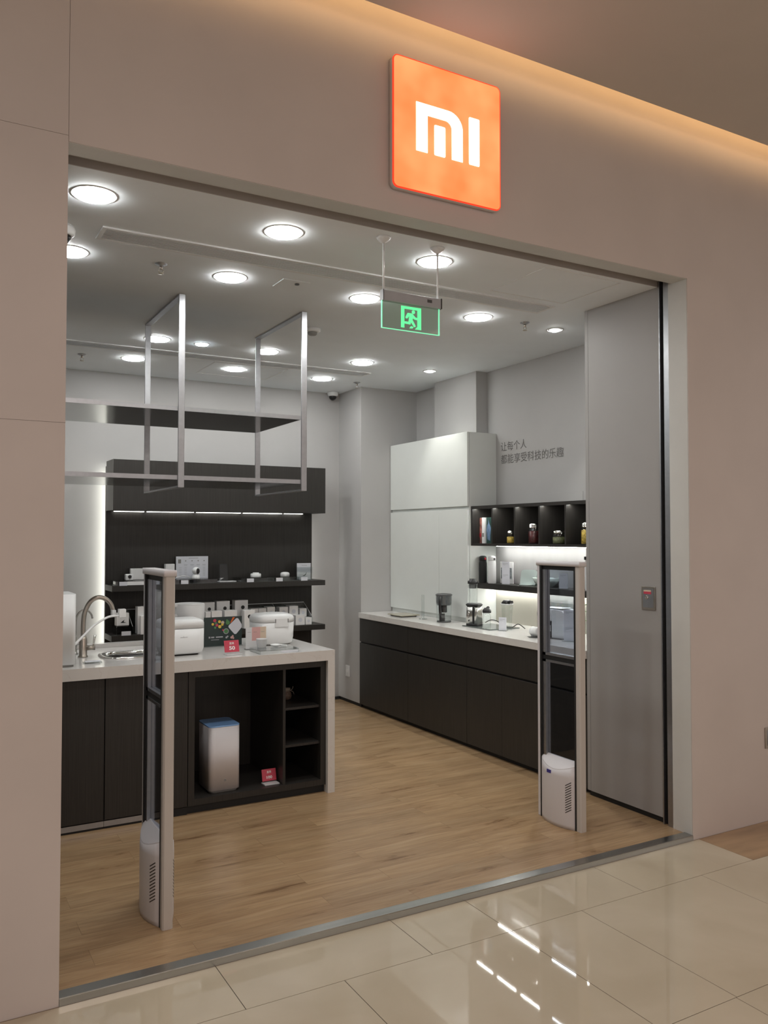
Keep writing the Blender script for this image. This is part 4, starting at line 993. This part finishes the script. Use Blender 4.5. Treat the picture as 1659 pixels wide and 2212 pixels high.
clip_jar(4.115, 3.885, 0.044, 0.148, 'pasta', 'tall glass jar of yellow grains next to the side panel', 1.0)

# items on the wall shelf
ZS = 1.140
def thermos(x, y, m, cm, label, btn):
    t = thing('vacuum_flask', label, 'bottle', (x, y, ZS), 0, 'vacuum flasks on the lit wall shelf')
    B().lathe([(0.029, 0), (0.031, 0.003), (0.031, 0.150), (0.028, 0.168), (0.026, 0.172)], n=32).build('body', m, t)
    B().lathe([(0.027, 0.172), (0.029, 0.174), (0.029, 0.196), (0.026, 0.206), (0.014, 0.211), (0.001, 0.211)], n=32).build('lid', cm, t)
    B().box(-0.006, 0.006, -0.036, -0.026, 0.180, 0.196, 0.002).build('release_button', btn, t)
    B().box(-0.008, 0.008, 0.026, 0.035, 0.194, 0.204, 0.002).build('hinge', cm, t)
thermos(3.885, 5.272, 'blackrubber', 'black', 'black slim vacuum flask with red button on the lit wall shelf', 'redbit')
thermos(3.90, 5.175, 'white', 'white', 'white slim vacuum flask beside the black one', 'darkgrey')
t = thing('picture_stand', 'white framed landscape picture behind the white flask', 'picture', (4.0, 5.14, ZS))
B().box(-0.004, 0.004, -0.10, 0.06, 0, 0.165, 0.002).build('frame', 'whitepaper', t)
B().box(-0.005, -0.004, -0.085, 0.048, 0.035, 0.12).build('picture', 'photo', t)
def info_card(x, y, z, w, h, label, name='info_card', rot=0.0, lines=2):
    t = thing(name, label, 'card', (x, y, z), rot, 'white information cards on acrylic feet')
    B().box(-0.0015, 0.0015, -w / 2, w / 2, 0.003, h).build('card', 'bluecard', t)
    B().box(-0.02, 0.02, -w / 2 - 0.006, w / 2 + 0.006, 0, 0.003).build('acrylic_foot', 'acrylic', t)
    b = B()
    for k in range(lines):
        z0 = h - 0.016 - k * h / 2
        b.box(-0.0022, -0.0015, -w * 0.30, w * 0.36, z0, z0 + 0.003); b.box(-0.0022, -0.0015, -0.0, w * 0.36, z0 - 0.008, z0 - 0.006)
    b.build('printing', 'greycard', t)
info_card(3.90, 5.005, ZS, 0.062, 0.170, 'tall white card beside the white flask on the wall shelf', rot=0.5)
info_card(3.905, 4.375, ZS, 0.062, 0.108, 'white card in front of the bowl on the wall shelf', rot=0.5, lines=1)
t = thing('food_container', 'pale green square glass food container leaning on the wall shelf', 'container', (3.95, 4.80, ZS))
c = B().rbox(-0.010, 0.014, -0.062, 0.062, 0.0, 0.112, 0.022, 'x').build('box', 'celglass', t); c.rotation_euler = (0, 0.22, 0.35)
c2 = B().rbox(-0.015, -0.010, -0.066, 0.066, -0.002, 0.116, 0.024, 'x').build('lid', 'celglass', t); c2.rotation_euler = (0, 0.22, 0.35)
B().rbox(-0.05, 0.05, -0.05, 0.06, 0.0, 0.012, 0.02).build('lower_box', 'celglass', t)
t = thing('mixing_bowl', 'wide pale celadon bowl on the lit wall shelf', 'bowl', (3.955, 4.61, ZS)); t.scale = (1.06, 1.25, 1.0)
B().lathe([(0.04, 0), (0.042, 0.004), (0.072, 0.030), (0.087, 0.064), (0.084, 0.064), (0.068, 0.032), (0.036, 0.010), (0.001, 0.010)], n=48).build('bowl', 'sage', t)
t = thing('product_box', 'small black item with clear case at the right end of the wall shelf', 'box', (3.93, 4.13, ZS))
B().box(-0.03, 0.03, -0.03, 0.03, 0, 0.205, 0.003).build('case', 'frost', t)
B().box(-0.034, 0.034, -0.034, 0.034, 0.205, 0.228, 0.003).build('cap', 'black', t)

# items on the counter
t = thing('glass_board', 'greige flat glass scale at the far end of the long counter', 'scale', (3.62, 6.03, WT))
c = B().rbox(-0.095, 0.095, -0.115, 0.115, 0.010, 0.017, 0.012).build('plate', 'board', t)
B().rbox(-0.075, 0.075, -0.095, 0.095, 0.0, 0.010, 0.01).build('underside', 'midgrey', t)
t = thing('measuring_cylinder', 'thin clear measuring cylinder on a foot by the white cabinet', 'cylinder', (3.625, 5.735, WT))
B().lathe([(0.034, 0), (0.034, 0.004), (0.012, 0.012), (0.011, 0.02)], n=24).build('foot', 'glass', t)
B().lathe([(0.0125, 0.015), (0.0125, 0.195), (0.0135, 0.197)], n=24, caps=False).build('tube', 'glass', t)
t = thing('filter_pitcher', 'clear water pitcher with smoky lid and black filter and handle', 'pitcher', (3.645, 5.46, WT))
B().lathe([(0.054, 0.0), (0.056, 0.004), (0.056, 0.010), (0.050, 0.011)], n=40).build('base', 'darkgrey', t)
B().lathe([(0.056, 0.008), (0.061, 0.14), (0.064, 0.212)], n=40, caps=False).build('jug', 'glass', t)
B().lathe([(0.060, 0.215), (0.060, 0.150), (0.055, 0.132), (0.001, 0.130)], n=40, caps=False).build('filter_tank', 'smoke', t)
B().lathe([(0.066, 0.208), (0.067, 0.214), (0.055, 0.221), (0.001, 0.226)], n=40).build('lid', 'darkgrey', t)
B().lathe([(0.022, 0.075), (0.025, 0.080), (0.025, 0.128), (0.001, 0.130)], n=28).build('filter_cartridge', 'black', t)
B().tube([(-0.050, -0.036, 0.198), (-0.068, -0.050, 0.175), (-0.070, -0.051, 0.11), (-0.062, -0.044, 0.070)], 0.011, 12).build('handle', 'black', t)
B().rbox(-0.022, 0.022, -0.012, 0.012, 0.008, 0.068, 0.008).build('lower_filter', 'black', t)
ch = [c for c in t.children if c.name.startswith('lower_filter')][0]; ch.location = (-0.030, -0.020, 0)
t = thing('black_glass_mat', 'dark glass tray under the blender on the long counter', 'tray', (3.735, 4.97, WT))
B().box(-0.14, 0.13, -0.17, 0.17, 0.0, 0.007, 0.001).build('sheet', 'matblack', t)
ZM = WT + 0.007
t = thing('blender', 'steel and black blender base with control knob on the dark glass tray', 'blender', (3.655, 5.07, ZM))
t.rotation_euler = (0, 0, 0.42); t.scale = (0.9, 0.9, 1.0)
B().rbox(-0.050, 0.050, -0.055, 0.055, 0, 0.018, 0.015).build('base', 'black', t)
B().loft([cooker_ring(0.052, 0.056, 0.018, 0.018), cooker_ring(0.049, 0.053, 0.018, 0.10), cooker_ring(0.044, 0.050, 0.016, 0.145)]).build('body', 'steel', t)
B().loft([cooker_ring(0.047, 0.054, 0.016, 0.145), cooker_ring(0.050, 0.060, 0.016, 0.158), cooker_ring(0.040, 0.052, 0.02, 0.166)]).build('top_collar', 'black', t)
B().box(-0.0555, -0.049, -0.028, -0.014, 0.018, 0.146, 0.001).build('black_stripe', 'black', t)
B().lathe([(0.012, 0), (0.012, -0.008), (0.009, -0.010)], c=(-0.050, 0.022, 0.095), n=24, axis='x').build('knob', 'chrome', t)
B().lathe([(0.010, 0), (0.010, -0.006)], c=(-0.050, 0.022, 0.070), n=24, axis='x').build('button', 'chrome', t)
B().rbox(-0.0535, -0.052, 0.018, 0.026, 0.034, 0.044, 0.001, 'x').build('badge', 'black', t)
t = thing('blender_cup', 'tall clear upside-down blending jar with black cap above the blender', 'jar', (3.700, 5.150, ZM))
B().lathe([(0.030, 0.0), (0.032, 0.12), (0.036, 0.24), (0.034, 0.30)], n=32, caps=False).build('jar', 'glass', t)
B().lathe([(0.038, 0.305), (0.039, 0.308), (0.039, 0.325), (0.026, 0.330), (0.026, 0.343), (0.001, 0.345)], n=32).build('cap', 'black', t)
B().lathe([(0.027, 0.27), (0.029, 0.303)], n=28).build('inner_plug', 'smoke', t)
t = thing('blender_bottle', 'small clear bottle with black flip cap beside the blender', 'bottle', (3.655, 4.915, ZM))
B().lathe([(0.027, 0), (0.029, 0.004), (0.030, 0.06), (0.027, 0.11)], n=32).build('bottle', 'glass', t)
B().lathe([(0.032, 0.108), (0.033, 0.112), (0.032, 0.128), (0.022, 0.136), (0.018, 0.144), (0.001, 0.145)], n=32).build('cap', 'black', t)
B().tube([(0.0, 0.0, 0.145), (0.0, -0.018, 0.152), (0.0, -0.028, 0.146)], 0.005, 8).build('flip_spout', 'black', t)
t = thing('travel_cup', 'tall clear square cup with black spout lid beside a card', 'cup', (3.715, 4.755, WT))
B().loft([cooker_ring(0.027, 0.027, 0.012, 0.0), cooker_ring(0.029, 0.029, 0.012, 0.10), cooker_ring(0.034, 0.034, 0.012, 0.184)], caps=False).build('cup', 'glass', t)
B().loft([cooker_ring(0.035, 0.035, 0.012, 0.182), cooker_ring(0.036, 0.036, 0.012, 0.190)]).build('rim', 'frost', t)
B().loft([cooker_ring(0.034, 0.034, 0.012, 0.190), cooker_ring(0.030, 0.030, 0.012, 0.200), cooker_ring(0.020, 0.020, 0.01, 0.215)]).build('lid', 'black', t)
B().prism([(-0.055, 0.196), (-0.05, 0.212), (-0.02, 0.208), (-0.02, 0.192), (-0.040, 0.188)], -0.014, 0.014, 'x').build('spout', 'black', t)
info_card(3.665, 4.742, WT, 0.056, 0.095, 'white card in front of the clear square cup', rot=0.55, lines=1)
tag(B((3.75, 4.9, ZM)).tube([(3.72, 5.02, ZM + 0.025), (3.74, 4.98, ZM + 0.045), (3.76, 4.93, ZM + 0.040), (3.78, 4.88, ZM + 0.008), (3.79, 4.80, ZM + 0.004), (3.82, 4.76, ZM + 0.03), (3.85, 4.72, ZM - 0.003 + 0.002)], 0.0032, 8).build('power_cord', 'blackrubber'), 'black power cord curling across the dark glass tray', 'cord')
t = thing('coffee_cup', 'white cup lying with black base on a dark saucer, before the coffee machine', 'cup', (3.630, 4.345, WT + 0.006))
B().lathe([(0.020, -0.030), (0.029, -0.027), (0.031, 0.026), (0.029, 0.030), (0.026, 0.028)], c=(0, 0, 0.031), n=32, axis='y').build('cup', 'white', t)
B().lathe([(0.023, 0.030), (0.022, 0.038)], c=(0, 0, 0.031), n=28, axis='y').build('dark_end', 'black', t)
tag(B((3.630, 4.34, WT)).lathe([(0.030, 0), (0.055, 0.003), (0.058, 0.006), (0.050, 0.005), (0.001, 0.004)], c=(3.630, 4.335, WT), n=40).build('saucer', 'darkgrey'), 'dark round saucer under the white cup', 'saucer')
# coffee machine
t = thing('coffee_machine', 'white capsule coffee machine behind the right gate glass', 'coffee machine', (3.735, 4.215, WT))
B().box(-0.10, 0.11, -0.085, 0.075, 0, 0.006, 0.002).build('foot', 'darkgrey', t)
b = B(); b.prism([(-0.085, 0.006), (-0.015, 0.006), (-0.015, 0.182), (-0.03, 0.190), (-0.075, 0.182), (-0.085, 0.165)], -0.075, 0.105, 'x', False)
b.build('body', 'white', t)
B().box(-0.073, 0.103, -0.015, 0.075, 0.112, 0.190, 0.008).build('brew_head', 'white', t)
B().box(-0.074, 0.095, -0.014, 0.040, 0.006, 0.110, 0.004).build('drip_tray', 'darkgrey', t)
B().box(-0.076, -0.074, -0.008, 0.016, 0.045, 0.085, 0.0008).build('tray_window', 'white', t)
B().lathe([(0.040, 0), (0.038, 0.012), (0.030, 0.016), (0.001, 0.017)], c=(-0.01, 0.075, 0.150), n=32, axis='y').build('front_disc', 'black', t)
b = B(); b.box(-0.045, 0.07, -0.06, 0.055, 0.190, 0.196, 0.001); b.build('top_lever', 'steel', t)
t.location = (3.735, 4.265, WT); t.scale = (0.9, 1.35, 1); t.rotation_euler = (0, 0, 0.22)
t = thing('capsule_box', 'clear display box with green card behind the coffee machine', 'display box', (3.925, 4.43, WT))
B().box(-0.05, 0.06, -0.16, 0.10, 0.0, 0.215, 0.001).build('case', 'acrylic', t)
B().box(-0.044, -0.041, 0.03, 0.085, 0.01, 0.125).build('green_card', 'green', t)
info_card(3.660, 4.048, WT, 0.074, 0.200, 'tall white card right of the coffee machine behind the gate glass', rot=0.5)
t = thing('potted_plant', 'slender green sprig in a small clear vase near the side panel', 'plant', (3.76, 3.92, WT))
B().lathe([(0.028, 0), (0.030, 0.005), (0.026, 0.06), (0.020, 0.08)], n=24).build('vase', 'glass', t)
st = B().tube([(0, 0, 0.01), (0.0, 0.005, 0.12), (-0.01, 0.015, 0.20), (-0.005, 0.01, 0.28)], 0.0025, 6).build('stem', 'leaf', t)
b = B()
for k, (px, py, pz, dx, dy, dz) in enumerate(((0, 0.01, 0.13, -0.03, 0.05, 0.01), (-0.008, 0.015, 0.18, -0.02, 0.06, 0.02), (-0.01, 0.015, 0.21, 0.0, -0.06, 0.02), (-0.008, 0.012, 0.24, -0.05, 0.03, 0.0), (-0.005, 0.01, 0.28, -0.02, 0.05, -0.01), (-0.005, 0.01, 0.27, 0.02, -0.05, 0.0), (0, 0.01, 0.15, 0.0, -0.05, 0.02))):
    p = Vector((px, py, pz)); d = Vector((dx, dy, dz)); n_ = d.cross(Vector((0, 0, 1))).normalized() * 0.008; up = Vector((0, 0, 0.002))
    b.loft([[p + n_ * 0.1, p + up, p - n_ * 0.1, p - up], [p + d * 0.4 + n_ + up, p + d * 0.4 + up * 3, p + d * 0.4 - n_ + up, p + d * 0.4], [p + d + n_ * 0.05 - up * 2, p + d - up, p + d - n_ * 0.05 - up * 2, p + d - up * 3]])
b.build('leaves', 'leaf', st)
